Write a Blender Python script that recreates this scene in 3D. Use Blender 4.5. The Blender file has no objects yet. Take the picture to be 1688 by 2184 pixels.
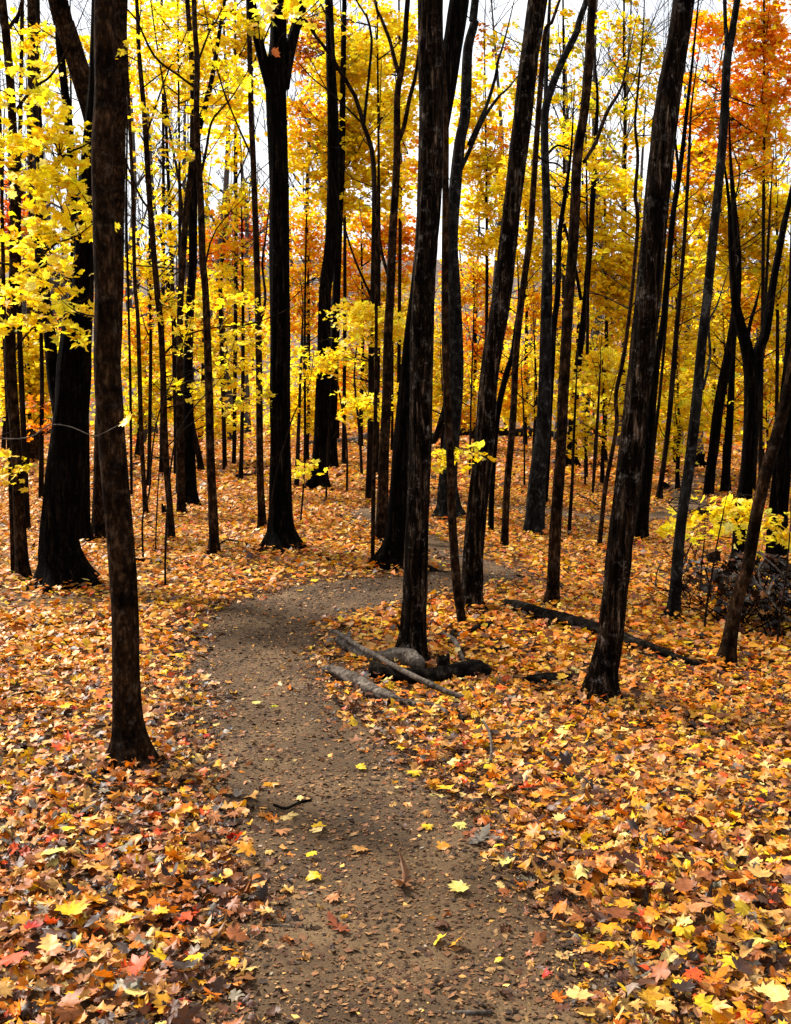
import bpy, math, random
import numpy as np

rng = np.random.default_rng(7)
random.seed(7)
scene = bpy.context.scene
C = scene.collection

# ------------------------------------------------------------------ camera
PW, PH, F = 1688.0, 2184.0, 2350.0          # photo measured on a 1688 x 2184 grid
PITCH = math.radians(7.0)
CAM = np.array([0.0, 0.0, 1.62])
FWD = np.array([0.0, math.cos(PITCH), -math.sin(PITCH)])
UP = np.array([0.0, math.sin(PITCH), math.cos(PITCH)])
cd = bpy.data.cameras.new('camera')
cam = bpy.data.objects.new('camera', cd)
C.objects.link(cam)
cam.location = CAM
cam.rotation_euler = (math.pi / 2 - PITCH, 0, 0)
cd.sensor_fit = 'VERTICAL'
cd.sensor_height = 24.0
cd.lens = 24.0 * F / PH
cd.clip_start, cd.clip_end = 0.05, 1500.0
scene.camera = cam

# ------------------------------------------------------------------ sky, sun, exposure
SUN_AZ = math.radians(-52.0)     # measured from +Y towards +X: left and beyond the trees
SUN_EL = math.radians(43.0)
world = bpy.data.worlds.new('World')
scene.world = world
world.use_nodes = True
nt = world.node_tree
for n in list(nt.nodes):
    nt.nodes.remove(n)
wo = nt.nodes.new('ShaderNodeOutputWorld')
bg = nt.nodes.new('ShaderNodeBackground')
sky = nt.nodes.new('ShaderNodeTexSky')
sky.sky_type = 'NISHITA'
sky.sun_disc = False
sky.sun_elevation = SUN_EL
sky.sun_rotation = SUN_AZ
sky.air_density, sky.dust_density, sky.ozone_density = 1.0, 1.6, 1.0
tc = nt.nodes.new('ShaderNodeTexCoord')
cn = nt.nodes.new('ShaderNodeTexNoise')
cn.inputs['Scale'].default_value = 5.0
cn.inputs['Detail'].default_value = 6.0
cr = nt.nodes.new('ShaderNodeValToRGB')
cr.color_ramp.elements[0].position = 0.34
cr.color_ramp.elements[0].color = (0.45, 0.45, 0.45, 1)
cr.color_ramp.elements[1].position = 0.52
mixc = nt.nodes.new('ShaderNodeMix')
mixc.data_type = 'RGBA'
mixc.inputs['B'].default_value = (7.6, 7.7, 7.9, 1)      # thin white cloud
nt.links.new(tc.outputs['Generated'], cn.inputs['Vector'])
nt.links.new(cn.outputs['Fac'], cr.inputs['Fac'])
nt.links.new(cr.outputs['Color'], mixc.inputs['Factor'])
nt.links.new(sky.outputs['Color'], mixc.inputs['A'])
nt.links.new(mixc.outputs['Result'], bg.inputs['Color'])
bg.inputs['Strength'].default_value = 0.08
nt.links.new(bg.outputs['Background'], wo.inputs['Surface'])

sd = bpy.data.lights.new('sun', 'SUN')
sd.energy = 5.0
sd.angle = math.radians(8.0)
sd.color = (1.0, 0.93, 0.82)
sun = bpy.data.objects.new('sun', sd)
C.objects.link(sun)
sdir = np.array([math.sin(SUN_AZ) * math.cos(SUN_EL), math.cos(SUN_AZ) * math.cos(SUN_EL), math.sin(SUN_EL)])
sun.rotation_euler = (math.pi / 2 - SUN_EL, 0, math.pi - SUN_AZ)
sun.location = (-20, 15, 25)

vs = scene.view_settings
vs.view_transform = 'Standard'
vs.look = 'None'
vs.exposure = 1.3
vs.gamma = 1.0
vs.use_curve_mapping = False
scene.render.engine = 'CYCLES'
scene.cycles.use_denoising = True
scene.cycles.max_bounces = 10
scene.cycles.diffuse_bounces = 7
scene.cycles.transparent_max_bounces = 4

# ------------------------------------------------------------------ numeric helpers
def hash3(i, j, k, seed=0):
    n = (i * 374761393 + j * 668265263 + k * 2147483647 + seed * 1274126177) & 0xffffffff
    n = ((n ^ (n >> 13)) * 1274126177) & 0xffffffff
    n = (n ^ (n >> 16)) & 0xffff
    return n / 65535.0

def vnoise(p, seed=0):
    p = np.asarray(p, float)
    i = np.floor(p).astype(np.int64)
    f = p - i
    f = f * f * (3 - 2 * f)
    r = 0
    for a in (0, 1):
        for b in (0, 1):
            for c in (0, 1):
                w = (f[..., 0] if a else 1 - f[..., 0]) * (f[..., 1] if b else 1 - f[..., 1]) * (f[..., 2] if c else 1 - f[..., 2])
                r = r + w * hash3(i[..., 0] + a, i[..., 1] + b, i[..., 2] + c, seed)
    return r

def n2(x, y, s, seed=0):
    x = np.asarray(x, float); y = np.asarray(y, float)
    return vnoise(np.stack([x * s, y * s, np.zeros_like(x) + 0.37], -1), seed)

def sstep(t):
    t = np.clip(t, 0, 1)
    return t * t * (3 - 2 * t)

def hgt(x, y):
    x = np.asarray(x, float); y = np.asarray(y, float)
    z = 0.16 * (n2(x + 50, y + 50, 0.22, 1) - 0.5) + 0.07 * (n2(x + 9, y + 9, 0.7, 2) - 0.5)
    z = z * sstep((np.hypot(x, y) - 0.5) / 4)
    z = z - 0.9 * sstep((x - 3.5) / 9) * sstep((y - 8) / 9)
    z = z - 0.5 * sstep((y - 24) / 16)
    z = z + 17.0 * sstep((y - 46) / 110) + 5 * sstep((y - 120) / 120)
    z = z + 1.5 * (n2(x, y, 0.05, 3) - 0.5) * sstep((y - 40) / 30)
    return z

def raydir(px, py):
    return FWD + (px - PW / 2) / F * np.array([1.0, 0, 0]) - (py - PH / 2) / F * UP

_T = np.concatenate([np.linspace(1.2, 12, 900), np.linspace(12, 60, 1400)[1:], np.linspace(60, 220, 500)[1:]])
def ground(px, py):
    """point of the ground that pixel shows"""
    d = raydir(px, py)
    P = CAM[None] + d[None] * (_T / d[1])[:, None]
    below = P[:, 2] < hgt(P[:, 0], P[:, 1])
    k = int(np.argmax(below)) if below.any() else len(_T) - 1
    p = P[k].copy()
    p[2] = float(hgt(p[0], p[1]))
    return p

def at(px, py, Y):
    d = raydir(px, py)
    return CAM + d * (Y / d[1])

def wsize(P, w):
    return w * float(np.dot(np.asarray(P) - CAM, FWD)) / F

def srgb(r, g, b):
    v = np.array([r, g, b], float) / 255.0
    return np.where(v <= 0.04045, v / 12.92, ((v + 0.055) / 1.055) ** 2.4)

# ------------------------------------------------------------------ object helpers
def mesh_np(name, V, Fc, mat, smooth=False, col=None):
    V = np.ascontiguousarray(V, np.float32).reshape(-1, 3)
    me = bpy.data.meshes.new(name)
    if not isinstance(Fc, (list, tuple)):
        Fc = [Fc]
    Fc = [np.ascontiguousarray(f, np.int32) for f in Fc if len(f)]
    me.vertices.add(len(V))
    me.vertices.foreach_set('co', V.ravel())
    loops = np.concatenate([f.ravel() for f in Fc])
    tot = np.concatenate([np.full(len(f), f.shape[1], np.int32) for f in Fc])
    st = np.concatenate([[0], np.cumsum(tot)[:-1]]).astype(np.int32)
    me.loops.add(len(loops))
    me.loops.foreach_set('vertex_index', loops)
    me.polygons.add(len(tot))
    me.polygons.foreach_set('loop_start', st)
    me.polygons.foreach_set('loop_total', tot)
    if smooth:
        me.polygons.foreach_set('use_smooth', np.ones(len(tot), bool))
    me.update(calc_edges=True)
    me.validate()
    if col is not None:
        a = me.color_attributes.new('Col', 'FLOAT_COLOR', 'POINT')
        c4 = np.ones((len(V), 4), np.float32)
        c4[:, :3] = col
        a.data.foreach_set('color', c4.ravel())
    if mat:
        me.materials.append(mat)
    return me

def link(name, me, parent=None, loc=(0, 0, 0)):
    o = bpy.data.objects.new(name, me)
    C.objects.link(o)
    o.location = loc
    if parent:
        o.parent = parent
    return o

def tag(o, label=None, cat=None, group=None, kind=None):
    if label: o['label'] = label
    if cat: o['category'] = cat
    if group: o['group'] = group
    if kind: o['kind'] = kind
    return o

def empty(name, loc):
    o = bpy.data.objects.new(name, None)
    o.empty_display_size = 0.2
    C.objects.link(o)
    o.location = loc
    return o

def smooth_path(P, R, step):
    """Catmull-Rom through P with radii R, sampled about every step metres"""
    P = np.asarray(P, float); R = np.asarray(R, float)
    n = len(P)
    outP, outR = [], []
    Q = np.vstack([2 * P[0] - P[1], P, 2 * P[-1] - P[-2]])
    for i in range(n - 1):
        L = np.linalg.norm(P[i + 1] - P[i])
        m = max(2, int(L / step))
        t = np.linspace(0, 1, m, endpoint=False)[:, None]
        p0, p1, p2, p3 = Q[i], Q[i + 1], Q[i + 2], Q[i + 3]
        outP.append(0.5 * (2 * p1 + (p2 - p0) * t + (2 * p0 - 5 * p1 + 4 * p2 - p3) * t ** 2 + (3 * p1 - p0 - 3 * p2 + p3) * t ** 3))
        s = t[:, 0]
        outR.append(R[i] + (R[i + 1] - R[i]) * s)
    outP.append(P[-1:]); outR.append(R[-1:])
    return np.vstack(outP), np.concatenate(outR)

def tube(P, R, seg=8, disp=None, ref=None, caps=True):
    """quads round a path; disp(theta, s, P) adds to the radius as a factor"""
    P = np.asarray(P, float); R = np.asarray(R, float)
    T = np.gradient(P, axis=0)
    T /= np.linalg.norm(T, axis=1)[:, None] + 1e-9
    if ref is None:
        m = np.abs(P[-1] - P[0])
        ref = np.array([1.0, 0.13, 0]) if m[2] > m[0] else np.array([0.1, 0.2, 1.0])
    U = ref[None] - T * (T @ ref)[:, None]
    U /= np.linalg.norm(U, axis=1)[:, None] + 1e-9
    Vv = np.cross(T, U)
    th = np.arange(seg) * 2 * math.pi / seg
    s = np.concatenate([[0], np.cumsum(np.linalg.norm(np.diff(P, axis=0), axis=1))])
    rr = np.repeat(R[:, None], seg, 1)
    if disp is not None:
        rr = rr * (1 + disp(th[None] + 0 * rr, s[:, None] + 0 * rr, P))
    V = P[:, None] + rr[..., None] * (np.cos(th)[None, :, None] * U[:, None] + np.sin(th)[None, :, None] * Vv[:, None])
    n = len(P)
    if caps:
        V = np.concatenate([P[None, :1] + 0.02 * (V[:1] - P[:1, None]), V, P[None, -1:] + 0.02 * (V[-1:] - P[-1:, None])], 0)
        n += 2
    a = np.arange(n - 1)[:, None] * seg
    j = np.arange(seg)[None]
    k = (j + 1) % seg
    Q = np.stack([a + j, a + k, a + seg + k, a + seg + j], -1).reshape(-1, 4)
    return V.reshape(-1, 3), Q

class MB:
    def __init__(self):
        self.V, self.Q, self.n = [], [], 0
    def add(self, V, Q):
        self.V.append(V); self.Q.append(Q + self.n); self.n += len(V)
    def build(self, name, mat, parent=None, loc=(0, 0, 0), origin=(0, 0, 0), smooth=True):
        if not self.V:
            return None
        V = np.vstack(self.V) - np.asarray(origin)
        return link(name, mesh_np(name, V, np.vstack(self.Q), mat, smooth), parent, loc)

# ------------------------------------------------------------------ materials
def new_mat(name):
    m = bpy.data.materials.new(name)
    m.use_nodes = True
    t = m.node_tree
    for n in list(t.nodes):
        t.nodes.remove(n)
    out = t.nodes.new('ShaderNodeOutputMaterial')
    return m, t, out

def ramp(t, stops):
    r = t.nodes.new('ShaderNodeValToRGB')
    e = r.color_ramp.elements
    while len(e) < len(stops):
        e.new(0.5)
    for el, (p, c) in zip(e, stops):
        el.position = p
        el.color = (*c, 1)
    return r

def noise(t, vec, scale, detail=4, rough=0.6):
    n = t.nodes.new('ShaderNodeTexNoise')
    n.inputs['Scale'].default_value = scale
    n.inputs['Detail'].default_value = detail
    n.inputs['Roughness'].default_value = rough
    if vec is not None:
        t.links.new(vec, n.inputs['Vector'])
    return n

def mixrgb(t, fac, a, b, mode='MIX'):
    m = t.nodes.new('ShaderNodeMix')
    m.data_type = 'RGBA'
    m.blend_type = mode
    for key, v in (('Factor', fac), ('A', a), ('B', b)):
        if hasattr(v, 'is_linked') or hasattr(v, 'node'):
            t.links.new(v, m.inputs[key])
        elif key == 'Factor':
            m.inputs[key].default_value = v
        else:
            m.inputs[key].default_value = (*v, 1)
    return m.outputs['Result']

def bark(name, dark, mid, light, lichen=None, lich_amt=0.5, stretch=0.16, scale=30.0, bump=0.7, plates=0.0, bands=0.0):
    m, t, out = new_mat(name)
    b = t.nodes.new('ShaderNodeBsdfPrincipled')
    b.inputs['Roughness'].default_value = 0.95
    b.inputs['Specular IOR Level'].default_value = 0.02
    tcn = t.nodes.new('ShaderNodeTexCoord')
    mp = t.nodes.new('ShaderNodeMapping')
    mp.inputs['Scale'].default_value = (1, 1, stretch)
    t.links.new(tcn.outputs['Object'], mp.inputs['Vector'])
    n1 = noise(t, mp.outputs['Vector'], scale, 6, 0.65)
    n3 = noise(t, tcn.outputs['Object'], 6.0, 5, 0.6)
    r = ramp(t, [(0.30, dark), (0.52, mid), (0.75, light)])
    t.links.new(n1.outputs['Fac'], r.inputs['Fac'])
    col = r.outputs['Color']
    rp = ramp(t, [(0.38, (0.45, 0.42, 0.40)), (0.6, (1.1, 1.05, 1.0))])
    t.links.new(n3.outputs['Fac'], rp.inputs['Fac'])
    col = mixrgb(t, 1.0, col, rp.outputs['Color'], 'MULTIPLY')
    if lichen:
        n4 = noise(t, tcn.outputs['Object'], 16.0, 8, 0.78)
        r4 = ramp(t, [(0.54, (0, 0, 0)), (0.66, (lich_amt,) * 3)])
        t.links.new(n4.outputs['Fac'], r4.inputs['Fac'])
        col = mixrgb(t, r4.outputs['Color'], col, lichen)
    hsrc = None
    if plates:
        # long plates parted by dark cracks, every plate with a tone of its own
        wob = mixrgb(t, 0.12, mp.outputs['Vector'], n1.outputs['Color'], 'ADD')
        ve = t.nodes.new('ShaderNodeTexVoronoi'); ve.feature = 'DISTANCE_TO_EDGE'
        vc = t.nodes.new('ShaderNodeTexVoronoi')
        for q in (ve, vc):
            q.inputs['Scale'].default_value = plates
            t.links.new(wob, q.inputs['Vector'])
        rc = ramp(t, [(0.0, (0.22, 0.2, 0.18)), (0.10, (1, 1, 1))])
        t.links.new(ve.outputs['Distance'], rc.inputs['Fac'])
        sc_ = t.nodes.new('ShaderNodeSeparateColor')
        t.links.new(vc.outputs['Color'], sc_.inputs['Color'])
        rt = ramp(t, [(0.0, (0.45, 0.40, 0.36)), (0.6, (1.0, 1.0, 1.0)), (1.0, (2.3, 2.3, 2.35))])
        t.links.new(sc_.outputs['Red'], rt.inputs['Fac'])
        col = mixrgb(t, 1.0, col, rt.outputs['Color'], 'MULTIPLY')
        col = mixrgb(t, 1.0, col, rc.outputs['Color'], 'MULTIPLY')
        hsrc = rc.outputs['Color']
    if bands:
        mpb = t.nodes.new('ShaderNodeMapping')
        mpb.inputs['Scale'].default_value = (0.35, 0.35, 1)
        t.links.new(tcn.outputs['Object'], mpb.inputs['Vector'])
        nb = noise(t, mpb.outputs['Vector'], bands, 4, 0.6)
        rb = ramp(t, [(0.40, (0.35, 0.32, 0.30)), (0.50, (1, 1, 1)), (0.66, (1.25, 1.15, 1.05))])
        t.links.new(nb.outputs['Fac'], rb.inputs['Fac'])
        col = mixrgb(t, 1.0, col, rb.outputs['Color'], 'MULTIPLY')
    t.links.new(col, b.inputs['Base Color'])
    bp = t.nodes.new('ShaderNodeBump')
    bp.inputs['Strength'].default_value = bump
    bp.inputs['Distance'].default_value = 0.02
    n5 = noise(t, mp.outputs['Vector'], scale * 1.6, 6, 0.7)
    t.links.new(mixrgb(t, 0.5, n5.outputs['Fac'], hsrc) if hsrc else n5.outputs['Fac'], bp.inputs['Height'])
    t.links.new(bp.outputs['Normal'], b.inputs['Normal'])
    t.links.new(b.outputs['BSDF'], out.inputs['Surface'])
    return m

M = {}
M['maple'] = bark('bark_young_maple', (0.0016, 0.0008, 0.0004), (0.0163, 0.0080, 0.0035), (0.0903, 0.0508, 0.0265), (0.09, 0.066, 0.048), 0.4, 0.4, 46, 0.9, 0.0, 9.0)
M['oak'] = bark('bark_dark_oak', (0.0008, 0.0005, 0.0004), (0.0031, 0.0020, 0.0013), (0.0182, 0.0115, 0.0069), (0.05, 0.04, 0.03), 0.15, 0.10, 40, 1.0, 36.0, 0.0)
M['flaky'] = bark('bark_flaky', (0.0010, 0.0006, 0.0003), (0.0097, 0.0053, 0.0027), (0.1044, 0.0706, 0.0468), (0.15, 0.125, 0.105), 0.5, 0.12, 46, 1.0, 42.0, 0.0)
M['grey'] = bark('bark_grey', (0.0023, 0.0020, 0.0020), (0.0086, 0.0078, 0.0070), (0.0331, 0.0312, 0.0289), (0.11, 0.105, 0.098), 0.45, 0.3, 22)
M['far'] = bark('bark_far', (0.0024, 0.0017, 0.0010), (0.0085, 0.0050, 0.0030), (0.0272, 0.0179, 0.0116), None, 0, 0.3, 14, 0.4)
M['bare'] = bark('bark_bare_grey', (0.0310, 0.0279, 0.0279), (0.0682, 0.0620, 0.0608), (0.1178, 0.1085, 0.1023), None, 0, 0.3, 12, 0.4)
M['twig'] = bark('bark_twig', (0.0035, 0.0024, 0.0017), (0.0126, 0.0084, 0.0056), (0.0385, 0.0280, 0.0210), None, 0, 0.5, 60, 0.3)
M['deadwood'] = bark('weathered_dead_wood', (0.022, 0.018, 0.015), (0.125, 0.105, 0.088), (0.30, 0.265, 0.23), (0.02, 0.016, 0.013), 0.85, 1.0, 34, 1.0)
M['rotwood'] = bark('dark_rotten_wood', (0.0020, 0.0016, 0.0013), (0.0084, 0.0065, 0.0049), (0.0358, 0.0279, 0.0221), (0.10, 0.085, 0.07), 0.3, 1.0, 30, 1.0)

def leaf_mat(name, transl, use_obj=False, gloss=0.25, rough=0.5):
    m, t, out = new_mat(name)
    if use_obj:
        at_ = t.nodes.new('ShaderNodeObjectInfo')
        col = at_.outputs['Color']
    else:
        at_ = t.nodes.new('ShaderNodeAttribute')
        at_.attribute_name = 'Col'
        col = at_.outputs['Color']
    tcn = t.nodes.new('ShaderNodeTexCoord')
    geo = t.nodes.new('ShaderNodeNewGeometry')
    nz = noise(t, geo.outputs['Position'], 55.0, 3, 0.6)
    rp = ramp(t, [(0.3, (0.62, 0.55, 0.48)), (0.6, (1.08, 1.06, 1.02))])
    t.links.new(nz.outputs['Fac'], rp.inputs['Fac'])
    col = mixrgb(t, 1.0, col, rp.outputs['Color'], 'MULTIPLY')
    b = t.nodes.new('ShaderNodeBsdfPrincipled')
    b.inputs['Roughness'].default_value = rough
    b.inputs['Specular IOR Level'].default_value = gloss
    t.links.new(col, b.inputs['Base Color'])
    tr = t.nodes.new('ShaderNodeBsdfTranslucent')
    t.links.new(col, tr.inputs['Color'])
    mx = t.nodes.new('ShaderNodeMixShader')
    mx.inputs['Fac'].default_value = transl
    t.links.new(b.outputs['BSDF'], mx.inputs[1])
    t.links.new(tr.outputs['BSDF'], mx.inputs[2])
    t.links.new(mx.outputs['Shader'], out.inputs['Surface'])
    return m

M['litter'] = leaf_mat('fallen_leaf', 0.22)
M['litter_obj'] = leaf_mat('fallen_leaf_single', 0.22, use_obj=True)
M['crown'] = leaf_mat('crown_leaf', 0.6, gloss=0.2)
M['chips'] = leaf_mat('leaf_fragment', 0.0, gloss=0.15, rough=0.8)

# forest floor under the leaves: crumbled litter, every cell a scrap of leaf
def floor_mat():
    m, t, out = new_mat('forest_floor_mould')
    geo = t.nodes.new('ShaderNodeNewGeometry')
    v = t.nodes.new('ShaderNodeTexVoronoi')
    v.inputs['Scale'].default_value = 17.0
    t.links.new(geo.outputs['Position'], v.inputs['Vector'])
    sep = t.nodes.new('ShaderNodeSeparateColor')
    t.links.new(v.outputs['Color'], sep.inputs['Color'])
    r = ramp(t, [(0.0, (0.035, 0.020, 0.010)), (0.25, (0.10, 0.048, 0.016)), (0.5, (0.24, 0.105, 0.020)),
                 (0.7, (0.34, 0.155, 0.03)), (0.88, (0.36, 0.20, 0.07)), (1.0, (0.48, 0.26, 0.03))])
    t.links.new(sep.outputs['Red'], r.inputs['Fac'])
    n = noise(t, geo.outputs['Position'], 0.9, 5)
    rr = ramp(t, [(0.35, (0.55, 0.5, 0.45)), (0.65, (1.0, 1.0, 1.0))])
    t.links.new(n.outputs['Fac'], rr.inputs['Fac'])
    col = mixrgb(t, 1.0, r.outputs['Color'], rr.outputs['Color'], 'MULTIPLY')
    # close to the trail the floor is bare dark mould; the wooded slope beyond is dull brown
    sx = t.nodes.new('ShaderNodeSeparateXYZ')
    t.links.new(geo.outputs['Position'], sx.inputs['Vector'])
    m1 = t.nodes.new('ShaderNodeMapRange')
    m1.inputs['From Min'].default_value = 7.0
    m1.inputs['From Max'].default_value = 16.0
    t.links.new(sx.outputs['Y'], m1.inputs['Value'])
    n7 = noise(t, geo.outputs['Position'], 40.0, 5)
    r7 = ramp(t, [(0.3, (0.022, 0.013, 0.007)), (0.7, (0.13, 0.07, 0.03))])
    t.links.new(n7.outputs['Fac'], r7.inputs['Fac'])
    col = mixrgb(t, m1.outputs['Result'], r7.outputs['Color'], col)
    m2 = t.nodes.new('ShaderNodeMapRange')
    m2.inputs['From Min'].default_value = 42.0
    m2.inputs['From Max'].default_value = 60.0
    t.links.new(sx.outputs['Y'], m2.inputs['Value'])
    n8 = noise(t, geo.outputs['Position'], 0.6, 6)
    r8 = ramp(t, [(0.3, (0.055, 0.045, 0.042)), (0.7, (0.16, 0.115, 0.085))])
    t.links.new(n8.outputs['Fac'], r8.inputs['Fac'])
    col = mixrgb(t, m2.outputs['Result'], col, r8.outputs['Color'])
    b = t.nodes.new('ShaderNodeBsdfPrincipled')
    b.inputs['Roughness'].default_value = 0.95
    b.inputs['Specular IOR Level'].default_value = 0.1
    t.links.new(col, b.inputs['Base Color'])
    bp = t.nodes.new('ShaderNodeBump')
    bp.inputs['Strength'].default_value = 0.8
    bp.inputs['Distance'].default_value = 0.03
    t.links.new(v.outputs['Distance'], bp.inputs['Height'])
    t.links.new(bp.outputs['Normal'], b.inputs['Normal'])
    t.links.new(b.outputs['BSDF'], out.inputs['Surface'])
    return m

def trail_mat():
    m, t, out = new_mat('trodden_trail_soil')
    geo = t.nodes.new('ShaderNodeNewGeometry')
    n = noise(t, geo.outputs['Position'], 2.2, 6, 0.6)
    r = ramp(t, [(0.30, (0.032, 0.0195, 0.010)), (0.52, (0.078, 0.048, 0.024)), (0.75, (0.16, 0.104, 0.055))])
    t.links.new(n.outputs['Fac'], r.inputs['Fac'])
    nf = noise(t, geo.outputs['Position'], 150.0, 4, 0.7)
    rf = ramp(t, [(0.3, (0.45, 0.42, 0.40)), (0.7, (1.3, 1.25, 1.15))])
    t.links.new(nf.outputs['Fac'], rf.inputs['Fac'])
    col = mixrgb(t, 1.0, r.outputs['Color'], rf.outputs['Color'], 'MULTIPLY')
    b = t.nodes.new('ShaderNodeBsdfPrincipled')
    b.inputs['Roughness'].default_value = 0.9
    b.inputs['Specular IOR Level'].default_value = 0.15
    t.links.new(col, b.inputs['Base Color'])
    bp = t.nodes.new('ShaderNodeBump')
    bp.inputs['Strength'].default_value = 0.8
    bp.inputs['Distance'].default_value = 0.012
    nb = noise(t, geo.outputs['Position'], 70.0, 6, 0.7)
    t.links.new(nb.outputs['Fac'], bp.inputs['Height'])
    t.links.new(bp.outputs['Normal'], b.inputs['Normal'])
    t.links.new(b.outputs['BSDF'], out.inputs['Surface'])
    return m
M['floor'] = floor_mat()
M['trail'] = trail_mat()

# ------------------------------------------------------------------ forest floor (one sheet) and trail
ys = np.concatenate([np.linspace(-8, 1, 16), np.linspace(1, 14, 130)[1:], 14 * (420 / 14) ** np.linspace(0, 1, 110)[1:]])
us = np.linspace(-1, 1, 181)
us = np.sign(us) * np.abs(us) ** 1.6
GX = us[None] * (14 + 1.1 * np.maximum(ys, 0))[:, None]
GY = ys[:, None] + 0 * GX
GZ = hgt(GX, GY)
nr, nc = GX.shape
idx = np.arange(nr * nc).reshape(nr, nc)
Q = np.stack([idx[:-1, :-1], idx[:-1, 1:], idx[1:, 1:], idx[1:, :-1]], -1).reshape(-1, 4)
floor = link('ground', mesh_np('ground', np.stack([GX, GY, GZ], -1).reshape(-1, 3), Q, M['floor'], True))
tag(floor, 'leaf-covered forest floor rising to a wooded slope', None, None, 'structure')

TRAIL_PX = [(470, 2400), (505, 2200), (545, 2000), (525, 1850), (505, 1750), (475, 1650), (450, 1550), (420, 1450), (408, 1380),
            (435, 1330), (505, 1292), (585, 1266), (700, 1249), (860, 1233), (1000, 1222), (1075, 1222),
            (1085, 1246), (1000, 1263), (860, 1290), (720, 1312), (662, 1350), (652, 1400), (680, 1470), (745, 1530), (830, 1600),
            (905, 1680), (985, 1760), (1065, 1850), (1140, 1950), (1195, 2050), (1260, 2200), (1330, 2400)]
POLY = np.array([ground(a, b)[:2] for a, b in TRAIL_PX])
FARLINE = [[(1060, 1236), (985, 1200), (925, 1172), (850, 1130), (790, 1108), (770, 1098)],
           [(770, 1098), (860, 1078), (960, 1076), (1100, 1088), (1200, 1101), (1290, 1110), (1400, 1108), (1470, 1090), (1462, 1058), (1450, 1040), (1500, 1020), (1540, 1005)]]
FARW = [np.array([ground(a, b)[:2] for a, b in L]) for L in FARLINE]

def seg_dist(X, Y, L):
    d = np.full(X.shape, 1e9)
    for a, b in zip(L[:-1], L[1:]):
        v = b - a
        t = np.clip(((X - a[0]) * v[0] + (Y - a[1]) * v[1]) / (v @ v + 1e-12), 0, 1)
        d = np.minimum(d, np.hypot(X - a[0] - t * v[0], Y - a[1] - t * v[1]))
    return d

def inpoly(X, Y, L):
    c = np.zeros(X.shape, bool)
    n = len(L)
    for i in range(n):
        x1, y1 = L[i]; x2, y2 = L[(i + 1) % n]
        k = ((y1 > Y) != (y2 > Y)) & (X < (x2 - x1) * (Y - y1) / (y2 - y1 + 1e-12) + x1)
        c ^= k
    return c

def trail_sd(X, Y):
    """signed distance to the trail edge, negative on the trail"""
    X = np.asarray(X, float); Y = np.asarray(Y, float)
    d = seg_dist(X, Y, np.vstack([POLY, POLY[:1]]))
    d = np.where(inpoly(X, Y, POLY), -d, d)
    for L, hw in zip(FARW, (0.20, 0.20)):
        d = np.minimum(d, seg_dist(X, Y, L) - hw)
    return d

def sheet(x0, x1, y0, y1, c, lift):
    xs = np.arange(x0, x1, c); yy = np.arange(y0, y1, c)
    X, Y = np.meshgrid(xs, yy)
    sdv = trail_sd(X, Y)
    Z = hgt(X, Y) + lift + 0.014 * (n2(X, Y, 9, 5) - 0.5) + 0.03 * (n2(X, Y, 3.1, 6) - 0.5)
    Z = Z - 0.03 * sstep(sdv / 0.12 + 0.2)
    idx = np.arange(X.size).reshape(X.shape)
    keep = sdv[:-1, :-1] < 0.10 + 0.1 * (n2(X[:-1, :-1], Y[:-1, :-1], 6, 8) - 0.5)
    Q = np.stack([idx[:-1, :-1], idx[:-1, 1:], idx[1:, 1:], idx[1:, :-1]], -1)[keep]
    used = np.unique(Q)
    remap = np.zeros(X.size, np.int64); remap[used] = np.arange(len(used))
    V = np.stack([X, Y, Z], -1).reshape(-1, 3)[used]
    return V, remap[Q]
mb = MB()
mb.add(*sheet(-3.0, 2.5, 1.0, 9.4, 0.035, 0.022))
mb.add(*sheet(-2.0, 7.5, 9.4, 20.0, 0.07, 0.025))
trail = mb.build('trail', M['trail'])
tag(trail, 'brown trodden dirt trail winding through the fallen leaves', None, None, 'structure')

# ------------------------------------------------------------------ leaf shapes (x sideways, y along the midrib, width about 1)
def star(pts):
    P = np.array(pts, float)
    V = np.zeros((len(P) + 1, 3))
    V[1:, :2] = P
    n = len(P)
    Fc = np.array([[0, 1 + i, 1 + (i + 1) % n] for i in range(n)])
    return V, Fc

def sym(half):
    return half + [(-x, y) for x, y in reversed(half) if abs(x) > 1e-6]

MAPLE_H = star(sym([(0, -0.40), (0.06, -0.30), (0.30, -0.36), (0.26, -0.24), (0.50, -0.06), (0.37, 0.02), (0.47, 0.26), (0.32, 0.22), (0.24, 0.30), (0.15, 0.20), (0.12, 0.40), (0, 0.56)]))
MAPLE_M = star(sym([(0, -0.36), (0.30, -0.34), (0.24, -0.14), (0.50, 0.02), (0.36, 0.24), (0.14, 0.18), (0, 0.54)]))
MAPLE_S = star([(0, -0.40), (0.46, -0.10), (0.34, 0.30), (0, 0.5), (-0.36, 0.26), (-0.44, -0.12)])
MAPLE_T = star([(0, -0.42), (0.46, 0.0), (0, 0.5), (-0.44, 0.02)])
MAPLE_L = star(sym([(0, -0.32), (0.40, -0.22), (0.42, 0.18), (0, 0.5)]))
OAK_H = star(sym([(0, -0.75), (0.05, -0.5), (0.20, -0.42), (0.08, -0.28), (0.32, -0.10), (0.10, -0.02), (0.34, 0.22), (0.12, 0.28), (0.20, 0.52), (0, 0.70)]))
OVAL_H = star(sym([(0, -0.5), (0.16, -0.32), (0.26, -0.05), (0.22, 0.22), (0.10, 0.42), (0, 0.55)]))

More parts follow.
